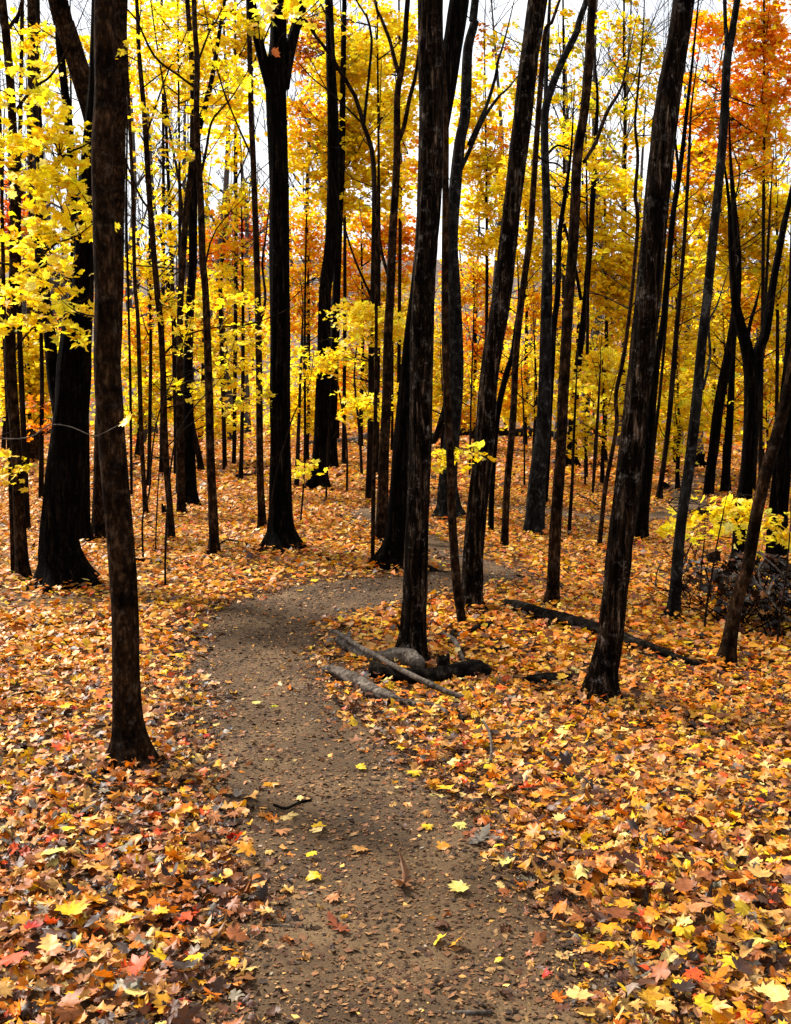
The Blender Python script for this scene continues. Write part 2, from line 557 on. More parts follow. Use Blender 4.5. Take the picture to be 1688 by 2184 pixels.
def rotmats(yaw, tilt, tdir, roll):
    """yaw about z, then tilt by angle tilt about a horizontal axis tdir"""
    c, s = np.cos(yaw), np.sin(yaw)
    z = np.zeros_like(c); o = np.ones_like(c)
    Rz = np.stack([np.stack([c, -s, z], -1), np.stack([s, c, z], -1), np.stack([z, z, o], -1)], -2)
    kx, ky = np.cos(tdir), np.sin(tdir)
    c, s = np.cos(tilt), np.sin(tilt)
    v = 1 - c
    Rt = np.stack([np.stack([c + kx * kx * v, kx * ky * v, ky * s], -1),
                   np.stack([kx * ky * v, c + ky * ky * v, -kx * s], -1),
                   np.stack([-ky * s, kx * s, c], -1)], -2)
    return Rt @ Rz

def leaves(tmpl, pos, size, tilt, colr, curl=0.5, yaw=None):
    """one array of leaves: positions (n,3), widths (n), tilts (n), colours (n,3)"""
    V0, F0 = tmpl
    n = len(pos)
    if n == 0:
        return np.zeros((0, 3)), np.zeros((0, 3), int), np.zeros((0, 3))
    V = np.repeat(V0[None], n, 0)
    V[..., :2] *= 1 + rng.normal(0, 0.13, V.shape[:2] + (1,))      # torn and uneven outlines
    V[..., 0] *= rng.uniform(0.7, 1.05, (n, 1))
    # roll the blade about one axis, then less about the other: dry leaves curl, they do not stretch
    ph = rng.uniform(0, math.pi, (n, 1)); c, s = np.cos(ph), np.sin(ph)
    x, y = V[..., 0].copy(), V[..., 1].copy()
    u, v = x * c + y * s, -x * s + y * c
    k1 = rng.normal(0, 3.2 * curl, (n, 1)); k1 = np.where(np.abs(k1) < 0.05, 0.05, k1)
    k2 = rng.normal(0, 1.6 * curl, (n, 1)); k2 = np.where(np.abs(k2) < 0.05, 0.05, k2)
    z = (1 - np.cos(k1 * u)) / k1 + (1 - np.cos(k2 * v)) / k2
    u = np.sin(k1 * u) / k1; v = np.sin(k2 * v) / k2
    V[..., 0], V[..., 1] = u * c - v * s, u * s + v * c
    V[..., 2] = z + rng.normal(0, 0.05 * curl, z.shape)
    V *= size[:, None, None]
    if yaw is None:
        yaw = rng.uniform(0, 2 * math.pi, n)
    R = rotmats(yaw, tilt, rng.uniform(0, 2 * math.pi, n), None)
    V = np.einsum('nij,nmj->nmi', R, V) + pos[:, None]
    m = V0.shape[0]
    Fc = (F0[None] + (np.arange(n) * m)[:, None, None]).reshape(-1, 3)
    col = np.repeat(colr[:, None], m, 1) * rng.uniform(0.88, 1.08, (n, m, 1))
    col[:, 0] *= 0.95
    return V.reshape(-1, 3), Fc, col.reshape(-1, 3)

class LB:
    def __init__(self):
        self.V, self.Fc, self.c, self.n = [], [], [], 0
    def add(self, V, Fc, c):
        if len(V) == 0: return
        self.V.append(V); self.Fc.append(Fc + self.n); self.c.append(c); self.n += len(V)
    def build(self, name, mat, parent=None, origin=(0, 0, 0), loc=(0, 0, 0)):
        if not self.V: return None
        return link(name, mesh_np(name, np.vstack(self.V) - np.asarray(origin), np.vstack(self.Fc), mat, False, np.clip(np.vstack(self.c), 0, 1)), parent, loc)

COL = {'co': srgb(250, 150, 26), 'cy': srgb(255, 218, 28), 'cb': srgb(255, 228, 56), 'cg': srgb(250, 196, 20), 'm1': srgb(122, 88, 56), 'm2': srgb(96, 68, 44), 'm3': srgb(70, 48, 32), 'm4': srgb(146, 112, 74), 'm5': srgb(46, 32, 22), 'yellow': srgb(248, 200, 28), 'bright': srgb(252, 214, 40), 'gold': srgb(232, 160, 26), 'orange': srgb(238, 134, 22), 'redorange': srgb(224, 84, 22),
       'red': srgb(188, 40, 22), 'tan': srgb(224, 164, 88), 'pink': srgb(206, 140, 88), 'cream': srgb(240, 206, 124), 'brown': srgb(156, 92, 42),
       'umber': srgb(92, 54, 32), 'dark': srgb(54, 34, 24), 'green': srgb(186, 186, 48), 'grey': srgb(140, 128, 112), 'pale': srgb(240, 224, 120)}
LITTER_TONE = 0.70
def palette(n, spec):
    keys = list(spec); w = np.array([spec[k] for k in keys], float); w /= w.sum()
    base = np.array([COL[k] for k in keys])
    c = base[rng.choice(len(keys), n, p=w)]
    return np.clip(c * rng.normal(1, 0.13, (n, 1)) * rng.normal(1, 0.05, (n, 3)), 0.004, 1.0)

P_NEARL = dict(tan=19, pink=8, brown=22, umber=16, orange=16, gold=14, redorange=4, yellow=3, red=0.4, cream=4, grey=4, dark=9)
P_NEARR = dict(tan=24, pink=7, brown=17, umber=10, orange=14, gold=24, redorange=2, yellow=7, red=0.3, cream=6, grey=2, dark=6)
P_MID = dict(tan=15, pink=4, brown=13, umber=7, orange=27, gold=33, redorange=2.5, yellow=9, red=0.3, cream=5, dark=4)
P_FAR = dict(tan=14, pink=4, brown=15, umber=8, orange=22, gold=30, redorange=2, yellow=9, dark=4)

# single leaves: a few shared shapes, colour on the object
LEAFMESH = []
def single_mesh(tmpl, k):
    V, Fc, c = leaves(tmpl, np.zeros((1, 3)), np.ones(1), np.zeros(1), np.ones((1, 3)), 0.55, yaw=np.zeros(1))
    MBs = mesh_np('leaf_blade', V, Fc, M['litter_obj'])
    return MBs
for k in range(9): LEAFMESH.append(('maple', single_mesh(MAPLE_H, k)))
OAKMESH = [single_mesh(OAK_H, k) for k in range(3)]
def put_leaf(name, me, p, s, tl, c, yaw=None, parent=None):
    o = link(name, me, parent)
    o.location = p
    td = random.uniform(0, 2 * math.pi)
    o.rotation_euler = (tl * math.cos(td), tl * math.sin(td), random.uniform(0, 6.28) if yaw is None else yaw)
    o.scale = (s, s, s)
    o.color = (*[float(v) for v in c], 1)
    return o
# ------------------------------------------------------------------ tree builder
TW = 0.32          # twigs: thinnest radius as a share of a pixel, so that far twigs stay as fine as they look
Y_CROWN = dict(cy=50, cb=34, cg=11, green=6)
YB_CROWN = dict(cy=44, cb=42, cg=7, pale=4, green=3)
O_CROWN = dict(co=50, orange=12, cg=24, redorange=3, cy=16)
R_CROWN = dict(redorange=26, orange=44, co=20, gold=10)
YO_CROWN = dict(cy=40, cg=30, co=18, orange=6, cb=10)
G_CROWN = dict(green=38, cy=42, cg=16, orange=4)
B_CROWN = dict(gold=40, brown=26, orange=24, yellow=10)

def barkdisp(amp, k, freq, seed, lobes=5, root=0.16):
    ph = seed * 1.7
    def f(th, s, P):
        q = np.stack([np.cos(th) * k, np.sin(th) * k, s * freq], -1)
        d = amp * 2 * (vnoise(q + seed * 3.1, seed) - 0.5) + amp * (vnoise(q * 2.3 + seed, seed + 5) - 0.5)
        q2 = np.stack([np.cos(th) * 0.9, np.sin(th) * 0.9, s * 1.3], -1)
        d = d + 0.10 * (vnoise(q2 + seed, seed + 9) - 0.5)
        d = d + root * np.exp(-np.maximum(s - 0.14, 0) / 0.13) * np.cos(lobes * th + ph + 0.6 * np.sin(2 * th))
        return d
    return f

DISP = {'maple': (0.040, 3.0, 4.0), 'oak': (0.10, 5.0, 2.2), 'flaky': (0.10, 6.0, 4.5), 'grey': (0.04, 2.5, 2.5), 'far': (0.06, 2.5, 2.0), 'bare': (0.06, 2, 2), 'twig': (0.05, 2, 4)}
NEAR = 'trees beside the trail'
MIDG = 'trees of the middle distance'
seed_count = [0]
FEET = []

def px_path(pts, Y0, Y1=None):
    n = len(pts)
    P, R = [], []
    for i, (x, y, w) in enumerate(pts):
        Y = Y0 if Y1 is None else Y0 + (Y1 - Y0) * i / (n - 1)
        p = at(x, y, Y)
        P.append(p); R.append(max(wsize(p, w) / 2, 0.002))
    return np.array(P), np.array(R)

def add_crown(lb, tb, blobs, anchors, Ybase, rnd=None):
    """blobs: (cx, cy, rx, ry, cover, palette[, dY, leaf width])"""
    for bl in blobs:
        cx, cy, rx, ry, cov, pal = bl[:6]
        Y = Ybase + (bl[6] if len(bl) > 6 else 0.0)
        ls = bl[7] if len(bl) > 7 else 0.10
        lpx = ls * F / Y
        cov = min(cov, 0.72) if Y > 12 else cov
        n = int(cov * math.pi * rx * ry / (lpx * lpx * (0.12 if Y < 12 else 0.062)))
        per = 22
        K = max(2, n // per)
        a = rng.uniform(0, 2 * math.pi, K); r = np.sqrt(rng.uniform(0, 1, K)) * rng.uniform(0.8, 1.12, K)
        sx, sy = cx + rx * r * np.cos(a), cy + ry * r * np.sin(a)
        dz = max(0.25, wsize(at(cx, cy, Y), rx) * 0.55)
        sY = Y + rng.normal(0, dz * 0.5, K)
        cs = np.array([at(u, v, w) for u, v, w in zip(sx, sy, sY)])
        rs = ls * rng.uniform(1.6, 3.6, K)
        idx = np.repeat(np.arange(K), per)
        m = len(idx)
        th = rng.uniform(0, 2 * math.pi, m); rad = np.sqrt(rng.uniform(0.02, 1, m)) * rs[idx]
        tl = rng.normal(0, 0.25, (K, 2))
        ox, oy = rad * np.cos(th), rad * np.sin(th)
        oz = ox * tl[idx, 0] + oy * tl[idx, 1] - 0.35 * rad * rad / rs[idx] + rng.normal(0, 0.35 * ls, m)
        pos = cs[idx] + np.stack([ox, oy, oz], -1)
        size = ls * np.clip(rng.lognormal(0, 0.25, m), 0.55, 1.6)
        tilt = np.abs(rng.normal(0.5, 0.45, m))
        col = palette(m, pal)
        # every spray has a tint of its own
        col = np.clip(col * rng.normal(1, 0.08, (K, 1))[idx], 0.004, 0.95)
        tm = MAPLE_H if lpx > 20 else MAPLE_M if lpx > 13 else MAPLE_S if lpx > 7 else MAPLE_T
        lb.add(*leaves(tm, pos, size, tilt, col, 0.5))
        # twigs that carry the sprays
        step = 1 if lpx > 9 else 2
        thin = TW * Y / F
        for q in range(0, K, step):
            c = cs[q]
            low = anchors[anchors[:, 2] < c[2] + 0.15]
            low = low if len(low) else anchors
            dd = np.linalg.norm(low - c, axis=1)
            a0 = low[np.argmin(dd + rng.uniform(0, 0.25) * dd.mean() * rng.uniform(0, 1, len(dd)))]
            L = np.linalg.norm(c - a0)
            if L < 0.05: continue
            mid = a0 * 0.45 + c * 0.55 + rng.normal(0, 0.07 * L, 3) + np.array([0, 0, 0.06 * L])
            r0 = max(0.004 + 0.0028 * L, thin * 1.2)
            PP, RR = smooth_path([a0, mid, c], [r0, r0 * 0.55, thin], max(L / 5, 0.04))
            tb.add(*tube(PP, np.maximum(RR, thin * 0.6), 4, None, None, False))

def twigs_on(tb, P, R, n, L0, Y, up=0.5, sub=2, t0=0.25):
    """bare side branches along a trunk"""
    thin = TW * Y / F
    for q in range(n):
        i = int(len(P) * rng.uniform(t0, 0.97))
        i = min(i, len(P) - 1)
        az = rng.uniform(0, 2 * math.pi)
        d = np.array([math.cos(az), math.sin(az) * 0.8, up * rng.uniform(0.3, 1.6)])
        d /= np.linalg.norm(d)
        L = L0 * rng.uniform(0.4, 1.2)
        a0 = P[i]
        p1 = a0 + d * L * 0.5 + rng.normal(0, 0.05 * L, 3)
        p2 = a0 + d * L + rng.normal(0, 0.10 * L, 3) + np.array([0, 0, 0.12 * L])
        r0 = min(max(0.007 * L + 0.003, thin * 1.3), R[i] * 0.5)
        PP, RR = smooth_path([a0, p1, p2], [r0, r0 * 0.6, thin * 0.8], L / 6)
        tb.add(*tube(PP, np.maximum(RR, thin * 0.6), 4, None, None, False))
        for s in range(sub):
            j = int(len(PP) * rng.uniform(0.3, 0.95)); j = min(j, len(PP) - 1)
            d2 = d + rng.normal(0, 0.55, 3); d2 /= np.linalg.norm(d2)
            l2 = L * rng.uniform(0.25, 0.5)
            e = PP[j] + d2 * l2
            tb.add(*tube(np.array([PP[j], (PP[j] + e) / 2 + rng.normal(0, 0.04 * l2, 3), e]), np.array([RR[j] * 0.7, RR[j] * 0.5, thin * 0.6]), 3, None, None, False))

def tree(name, label, mat, pts, limbs=(), crown=(), twigs=(0, 0.6), group=None, cat='tree', seg=None, stubs=(), tall=None, fixY=None):
    """pts: (x, y, width) in photo pixels, foot first; it stands where its foot meets the ground"""
    seed_count[0] += 1
    sd_ = seed_count[0]
    foot = ground(pts[0][0], pts[0][1]) if fixY is None else None
    if foot is None:
        foot = at(pts[0][0], 1092, fixY); foot[2] = float(hgt(foot[0], foot[1]))
    Y = foot[1]
    P, R = px_path(pts, Y)
    P[0] = foot
    P = np.vstack([foot - np.array([0, 0, 0.14]), P]); R = np.concatenate([[R[0] * 1.12], R])
    if pts[-1][1] <= 15:                       # the tree goes on above the picture
        d = P[-1] - P[-3]; d /= np.linalg.norm(d)
        ext = tall if tall else 4.5 + 1.5 * random.random()
        q1 = P[-1] + d * ext * 0.4
        d2 = d * 0.6 + np.array([0, 0, 0.4]); d2 /= np.linalg.norm(d2)
        q2 = q1 + d2 * ext * 0.6
        P = np.vstack([P, q1, q2]); R = np.concatenate([R, [R[-1] * 0.72, R[-1] * 0.2]])
    else:                                      # and thins out to a leader where the leaves hide it
        d = P[-1] - P[-2]; d /= np.linalg.norm(d)
        L = 0.35 * (P[-1][2] - foot[2])
        d2 = d * 0.5 + np.array([random.uniform(-0.15, 0.15), 0.0, 0.5]); d2 /= np.linalg.norm(d2)
        P = np.vstack([P, P[-1] + d * L * 0.4, P[-1] + d * L * 0.4 + d2 * L * 0.6]); R = np.concatenate([R, [R[-1] * 0.6, 0.003]])
    near = Y < 7.5
    mid = Y < 14
    seg = seg or (48 if near else 20 if mid else 10)
    step = 0.03 if near else 0.07 if mid else 0.22
    PP, RR = smooth_path(P, R, step)
    amp, k, fr = DISP[mat]
    rootw = 0.26 if pts[0][2] > 1.25 * pts[1][2] else 0.05
    V, Qd = tube(PP, RR, seg, barkdisp(amp, k, fr, sd_, random.choice([4, 5, 6]), rootw))
    root = empty(name, foot)
    tag(root, label, cat, group)
    if Y < 14: FEET.append((foot[0], foot[1], R[1]))
    link('trunk', mesh_np('trunk', V - foot, Qd, M[mat], True), root)
    anchors = [PP[PP[:, 2] > foot[2] + 0.35]]
    for lm in limbs:
        dy = 0.0
        if isinstance(lm, tuple):
            lm, dy = lm
        LP, LR = px_path(lm, Y, Y + dy)
        if lm[-1][1] <= 8:
            d = LP[-1] - LP[-2]; d /= np.linalg.norm(d)
            LP = np.vstack([LP, LP[-1] + (d + [0, 0, 0.3]) * 1.6]); LR = np.concatenate([LR, [LR[-1] * 0.3]])
        elif LP[-1][2] > LP[0][2]:
            d = LP[-1] - LP[-2]; d /= np.linalg.norm(d)
            L = 0.45 * np.linalg.norm(LP[-1] - LP[0])
            LP = np.vstack([LP, LP[-1] + (d + [0, 0, 0.25]) * L]); LR = np.concatenate([LR, [0.002]])
        sp, sr = smooth_path(LP, LR, 0.05 if mid else 0.15)
        V, Qd = tube(sp, sr, 14 if mid else 7, barkdisp(amp * 0.7, k * 0.6, fr, sd_ + 31, 4, 0.0))
        link('limb', mesh_np('limb', V - foot, Qd, M[mat], True), root)
        anchors.append(sp)
    for (x, y, x2, y2, w) in stubs:
        a, b = at(x, y, Y), at(x2, y2, Y - 0.02)
        V, Qd = tube(*smooth_path([a, (a + b) / 2 + [0, -0.01, 0.004], b], [wsize(a, w) / 2, wsize(a, w) * 0.38, wsize(a, w) * 0.12], 0.01), 8, barkdisp(0.1, 2, 20, 3, 4, 0))
        link('branch_stub', mesh_np('branch_stub', V - foot, Qd, M['rotwood'], True), root)
    anchors = np.vstack(anchors)
    tb = MB()
    lb = LB()
    if twigs[0]:
        twigs_on(tb, PP, RR, twigs[0], twigs[1], Y)
    if group == MIDG and cat == 'tree':        # fine bare side branches high up
        twigs_on(tb, PP, RR, 9, 0.75, Y, 0.7, 3, 0.42)
    if crown:
        add_crown(lb, tb, crown, anchors, Y)
    for o in (tb.build('twigs', M['twig'], root, origin=foot), lb.build('crown', M['crown'], root, origin=foot)):
        if o: o['kind'] = 'stuff'
    return root

# ---- close trees
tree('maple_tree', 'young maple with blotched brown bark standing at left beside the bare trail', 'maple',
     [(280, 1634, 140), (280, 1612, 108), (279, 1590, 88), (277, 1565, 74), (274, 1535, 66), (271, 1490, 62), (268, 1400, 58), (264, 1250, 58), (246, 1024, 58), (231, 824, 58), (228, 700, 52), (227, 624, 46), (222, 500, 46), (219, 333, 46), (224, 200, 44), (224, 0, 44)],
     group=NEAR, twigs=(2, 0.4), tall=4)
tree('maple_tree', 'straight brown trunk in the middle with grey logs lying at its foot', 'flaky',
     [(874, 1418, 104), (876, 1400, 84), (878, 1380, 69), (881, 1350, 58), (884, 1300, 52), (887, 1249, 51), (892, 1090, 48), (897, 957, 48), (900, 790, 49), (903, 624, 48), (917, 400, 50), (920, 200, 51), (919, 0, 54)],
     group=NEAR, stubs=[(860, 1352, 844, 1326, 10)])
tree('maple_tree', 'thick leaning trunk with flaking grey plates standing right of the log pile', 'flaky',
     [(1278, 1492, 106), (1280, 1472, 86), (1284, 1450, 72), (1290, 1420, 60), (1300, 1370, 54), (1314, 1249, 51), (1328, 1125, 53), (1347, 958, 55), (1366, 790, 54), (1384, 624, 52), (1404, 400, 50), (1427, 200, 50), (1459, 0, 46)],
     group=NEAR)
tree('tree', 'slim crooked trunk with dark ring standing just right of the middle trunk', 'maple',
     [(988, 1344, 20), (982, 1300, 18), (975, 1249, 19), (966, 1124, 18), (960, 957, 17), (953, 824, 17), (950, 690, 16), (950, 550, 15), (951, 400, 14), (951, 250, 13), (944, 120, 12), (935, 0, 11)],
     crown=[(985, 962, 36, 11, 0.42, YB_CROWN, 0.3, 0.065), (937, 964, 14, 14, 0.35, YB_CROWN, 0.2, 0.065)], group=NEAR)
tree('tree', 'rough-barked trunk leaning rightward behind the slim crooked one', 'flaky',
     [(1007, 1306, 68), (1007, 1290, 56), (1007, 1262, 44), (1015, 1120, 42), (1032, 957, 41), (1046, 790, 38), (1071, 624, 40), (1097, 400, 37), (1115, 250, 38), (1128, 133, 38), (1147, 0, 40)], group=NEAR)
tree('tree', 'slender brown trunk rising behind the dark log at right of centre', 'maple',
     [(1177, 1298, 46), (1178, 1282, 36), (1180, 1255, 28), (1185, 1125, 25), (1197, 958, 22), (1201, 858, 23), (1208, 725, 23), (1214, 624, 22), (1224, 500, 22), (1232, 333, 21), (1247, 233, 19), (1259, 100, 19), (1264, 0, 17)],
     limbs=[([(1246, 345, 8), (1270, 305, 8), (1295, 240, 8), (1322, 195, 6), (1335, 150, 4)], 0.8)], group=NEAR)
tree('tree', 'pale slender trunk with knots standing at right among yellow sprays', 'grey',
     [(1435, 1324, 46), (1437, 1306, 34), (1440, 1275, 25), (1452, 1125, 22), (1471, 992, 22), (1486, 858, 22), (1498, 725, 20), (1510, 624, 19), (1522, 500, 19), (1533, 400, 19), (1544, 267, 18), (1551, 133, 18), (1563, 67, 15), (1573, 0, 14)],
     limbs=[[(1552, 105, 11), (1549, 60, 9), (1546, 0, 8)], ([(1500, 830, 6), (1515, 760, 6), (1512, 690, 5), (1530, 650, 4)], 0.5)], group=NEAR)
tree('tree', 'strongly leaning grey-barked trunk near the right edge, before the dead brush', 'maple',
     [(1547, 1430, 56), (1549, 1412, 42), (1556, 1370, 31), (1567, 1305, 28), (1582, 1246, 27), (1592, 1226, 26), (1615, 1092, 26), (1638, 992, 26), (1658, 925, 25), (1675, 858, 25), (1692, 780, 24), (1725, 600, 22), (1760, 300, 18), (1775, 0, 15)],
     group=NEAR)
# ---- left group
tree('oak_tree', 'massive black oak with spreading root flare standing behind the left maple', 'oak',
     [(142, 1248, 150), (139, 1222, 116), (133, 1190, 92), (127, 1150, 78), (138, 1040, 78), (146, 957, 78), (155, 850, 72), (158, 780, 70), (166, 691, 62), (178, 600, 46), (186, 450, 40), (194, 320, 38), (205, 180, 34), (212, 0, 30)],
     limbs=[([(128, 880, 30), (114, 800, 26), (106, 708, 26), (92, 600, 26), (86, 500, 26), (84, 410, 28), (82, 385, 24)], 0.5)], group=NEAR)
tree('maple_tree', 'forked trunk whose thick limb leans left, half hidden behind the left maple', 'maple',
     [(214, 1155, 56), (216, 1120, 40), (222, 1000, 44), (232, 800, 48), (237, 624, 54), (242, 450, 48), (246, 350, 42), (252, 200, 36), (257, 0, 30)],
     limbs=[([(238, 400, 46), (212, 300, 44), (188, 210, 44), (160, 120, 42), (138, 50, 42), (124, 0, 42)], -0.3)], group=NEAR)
tree('tree', 'slim grey trunk at the left edge hung with big yellow sprays', 'maple',
     [(52, 1242, 36), (48, 1200, 28), (42, 1100, 24), (35, 957, 21), (22, 757, 24), (28, 624, 19), (31, 540, 20), (30, 366, 19), (24, 200, 18), (12, 60, 18), (5, 0, 18)],
     limbs=[([(26, 600, 7), (70, 560, 6), (120, 520, 5), (170, 500, 3)], -0.6), ([(28, 430, 7), (80, 380, 6), (140, 330, 5), (195, 300, 3)], -0.8),
            ([(24, 250, 7), (70, 190, 6), (110, 160, 5), (150, 90, 3)], -0.5), ([(20, 60, 8), (38, 30, 8), (48, 0, 7)], 0), ([(24, 760, 5), (70, 700, 4), (130, 680, 3)], -0.5)],
     crown=[(60, 330, 95, 60, 0.85, YB_CROWN, -0.5, 0.085), (120, 400, 80, 60, 0.85, YB_CROWN, -0.6, 0.085), (50, 200, 80, 60, 0.6, YB_CROWN, -0.2, 0.085),
            (110, 270, 70, 50, 0.7, YB_CROWN, -0.4, 0.085), (90, 480, 95, 40, 0.8, YB_CROWN, -0.4, 0.085), (60, 590, 80, 30, 0.7, YB_CROWN, -0.5, 0.085),
            (110, 660, 62, 34, 0.85, YB_CROWN, -0.7, 0.085), (30, 660, 40, 30, 0.7, YB_CROWN, -0.4, 0.085), (135, 690, 34, 20, 0.8, YB_CROWN, -0.7, 0.085), (20, 110, 50, 50, 0.5, YB_CROWN, 0.2, 0.085),
            (18, 1000, 26, 14, 0.7, YB_CROWN, -0.3, 0.075), (5, 960, 12, 10, 0.6, YB_CROWN, -0.3, 0.075), (150, 575, 40, 18, 0.6, YB_CROWN, -0.6, 0.085), (165, 435, 32, 30, 0.8, YB_CROWN, -0.6, 0.085)],
     group=NEAR, twigs=(6, 0.9))
tree('sapling', 'very thin stem standing close left of the slim grey trunk at the left edge', 'maple',
     [(29, 1228, 11), (27, 1150, 10), (22, 1000, 10), (16, 850, 10), (10, 700, 9), (6, 500, 8), (2, 300, 7)], cat='sapling', group=NEAR)
tree('tree', 'thin dark trunk half hidden behind the left edge trunk', 'far', [(60, 1137, 14), (56, 1050, 12), (50, 900, 12), (42, 700, 11), (40, 500, 10), (44, 250, 9), (48, 0, 8)], group=MIDG)
tree('tree', 'brown root-flared trunk squeezed between the black oak and the forked trunk', 'oak', [(184, 1162, 34), (180, 1120, 26), (178, 1000, 26), (176, 800, 24), (172, 600, 20), (150, 300, 18), (128, 100, 16), (122, 0, 15)], group=MIDG)
tree('tree', 'pair-like thin brown trunk with a rusty leaf spray left of the black oak', 'far', [(88, 1068, 12), (89, 950, 10), (90, 800, 9), (88, 650, 8), (92, 400, 8), (84, 200, 7), (80, 0, 7)],
     crown=[(88, 910, 26, 26, 0.5, dict(orange=5, brown=3, gold=3), 0, 0.085), (93, 860, 20, 14, 0.4, dict(orange=5, brown=3), 0, 0.085)], group=MIDG)
tree('tree', 'broad grey trunk rising behind the top left yellow sprays', 'maple', [(70, 985, 40), (72, 940, 30), (74, 700, 30), (76, 400, 30), (74, 200, 29), (72, 0, 27)], group=MIDG)
# ---- between the left maple and the black forked tree
tree('sapling', 'needle-thin stem right beside the left maple, far end of the clearing', 'far', [(281, 1062, 7), (280, 950, 6), (278, 800, 6), (274, 624, 5), (270, 450, 5), (272, 250, 4)], cat='sapling', group=MIDG)
tree('tree', 'thin straight grey trunk, second right of the left maple', 'maple', [(312, 1103, 13), (308, 1040, 10), (301, 905, 10), (295, 691, 9), (288, 600, 8), (284, 420, 8), (276, 240, 7), (268, 60, 6), (266, 0, 6)], twigs=(5, 0.7), group=MIDG)
tree('tree', 'slim trunk hung with loose yellow sprays left of the black forked tree', 'maple',
     [(367, 1158, 18), (364, 1100, 14), (353, 957, 14), (348, 791, 13), (343, 691, 13), (336, 624, 13), (320, 433, 12), (310, 266, 11), (296, 100, 9), (292, 0, 8)],
     limbs=[([(322, 450, 5), (300, 420, 5), (275, 360, 4), (255, 300, 3)], 0.4), ([(312, 290, 5), (335, 220, 4), (360, 150, 3), (390, 90, 3)], 0.5), ([(345, 760, 5), (390, 720, 4), (450, 700, 3), (540, 690, 3)], -0.6)],
     crown=[(470, 700, 80, 26, 0.55, YB_CROWN, -0.2, 0.075), (530, 730, 55, 40, 0.45, YB_CROWN, -0.4, 0.075), (420, 745, 70, 32, 0.4, YB_CROWN, -0.2, 0.075), (480, 800, 90, 32, 0.5, YB_CROWN, -0.3, 0.075),
            (560, 825, 50, 30, 0.55, YB_CROWN, -0.5, 0.075), (430, 830, 50, 30, 0.45, YB_CROWN, -0.2, 0.075), (470, 870, 26, 22, 0.6, YB_CROWN, -0.4, 0.075), (390, 640, 50, 22, 0.4, YB_CROWN, 0, 0.075), (520, 650, 40, 22, 0.4, YB_CROWN, 0, 0.075),
            (585, 860, 26, 22, 0.6, YB_CROWN, -0.5, 0.075)], twigs=(8, 0.8), group=MIDG)
tree('tree', 'grey-brown straight trunk with a darker one close behind, left of the black forked tree', 'maple',
     [(389, 1101, 24), (387, 1060, 18), (384, 900, 16), (384, 760, 15), (386, 624, 14), (398, 450, 13), (410, 340, 13), (412, 200, 12), (408, 100, 11), (400, 0, 10)],
     limbs=[([(394, 520, 7), (384, 400, 6), (366, 300, 5), (352, 200, 4), (330, 60, 3)], 0.6)], twigs=(7, 0.8), group=MIDG)
tree('tree', 'dark flared trunk close behind the grey-brown straight one', 'oak', [(406, 1081, 46), (406, 1040, 27), (402, 900, 24), (402, 750, 20), (406, 650, 19), (411, 560, 18), (412, 430, 17), (420, 300, 14), (450, 180, 10), (470, 60, 8), (480, 0, 7)], twigs=(6, 0.9), group=MIDG)
tree('maple_tree', 'dark slender trunk with neat flared foot, alone on open leaves left of black forked tree', 'maple',
     [(456, 1191, 34), (457, 1150, 20), (449, 957, 18), (446, 824, 17), (439, 624, 15), (433, 560, 15), (429, 433, 14), (420, 266, 13), (421, 133, 12), (414, 0, 11)],
     limbs=[([(428, 380, 6), (440, 320, 6), (452, 260, 5), (475, 230, 4), (500, 200, 3)], 0.4), ([(421, 190, 6), (380, 160, 5), (330, 120, 5), (290, 40, 4), (262, 10, 3)], -0.3), ([(420, 140, 5), (450, 60, 4), (480, 0, 3)], 0.4)],
     crown=[(350, 90, 70, 70, 0.28, Y_CROWN, 0.5, 0.08), (480, 110, 70, 80, 0.30, Y_CROWN, 0.5, 0.08), (440, 210, 60, 50, 0.25, Y_CROWN, 0.6, 0.08), (330, 235, 50, 50, 0.18, Y_CROWN, 0.4, 0.08), (380, 330, 50, 40, 0.22, G_CROWN, 0.4, 0.08),
            (500, 30, 60, 40, 0.4, Y_CROWN, 0.2, 0.08)], twigs=(8, 0.9), group=NEAR)
tree('tree', 'very thin trunk with a leafless top right of the dark slender one', 'far', [(480, 1004, 11), (478, 900, 9), (474, 760, 9), (471, 624, 8), (480, 500, 7), (490, 420, 6), (506, 380, 4)], twigs=(5, 0.8), group=MIDG)
tree('tree', 'slanting brown trunk leaning left among straight ones', 'far', [(430, 1009, 18), (424, 970, 14), (413, 924, 14), (395, 820, 12), (380, 740, 11), (366, 658, 10), (352, 560, 8)], group=MIDG)
tree('tree', 'thin far trunk just left of the slanting one', 'far', [(376, 1014, 11), (375, 900, 9), (372, 760, 9), (368, 600, 8), (360, 400, 7), (352, 200, 6)], twigs=(5, 1.0), group=MIDG)
tree('tree', 'straight slim trunk touching the black forked tree on its left', 'maple',
     [(559, 1131, 22), (558, 1090, 17), (555, 1000, 15), (553, 800, 14), (550, 624, 14), (545, 466, 13), (540, 330, 13), (536, 233, 12), (533, 100, 11), (530, 0, 10)],
     limbs=[([(540, 340, 5), (500, 250, 4), (470, 170, 4), (445, 60, 3)], 0.3), ([(551, 700, 7), (566, 640, 6), (560, 560, 5), (568, 500, 4)], 0.3)],
     crown=[(500, 270, 50, 60, 0.22, Y_CROWN, 0.6, 0.08), (545, 170, 30, 40, 0.4, Y_CROWN, -0.2, 0.085)], twigs=(8, 0.8), group=MIDG)
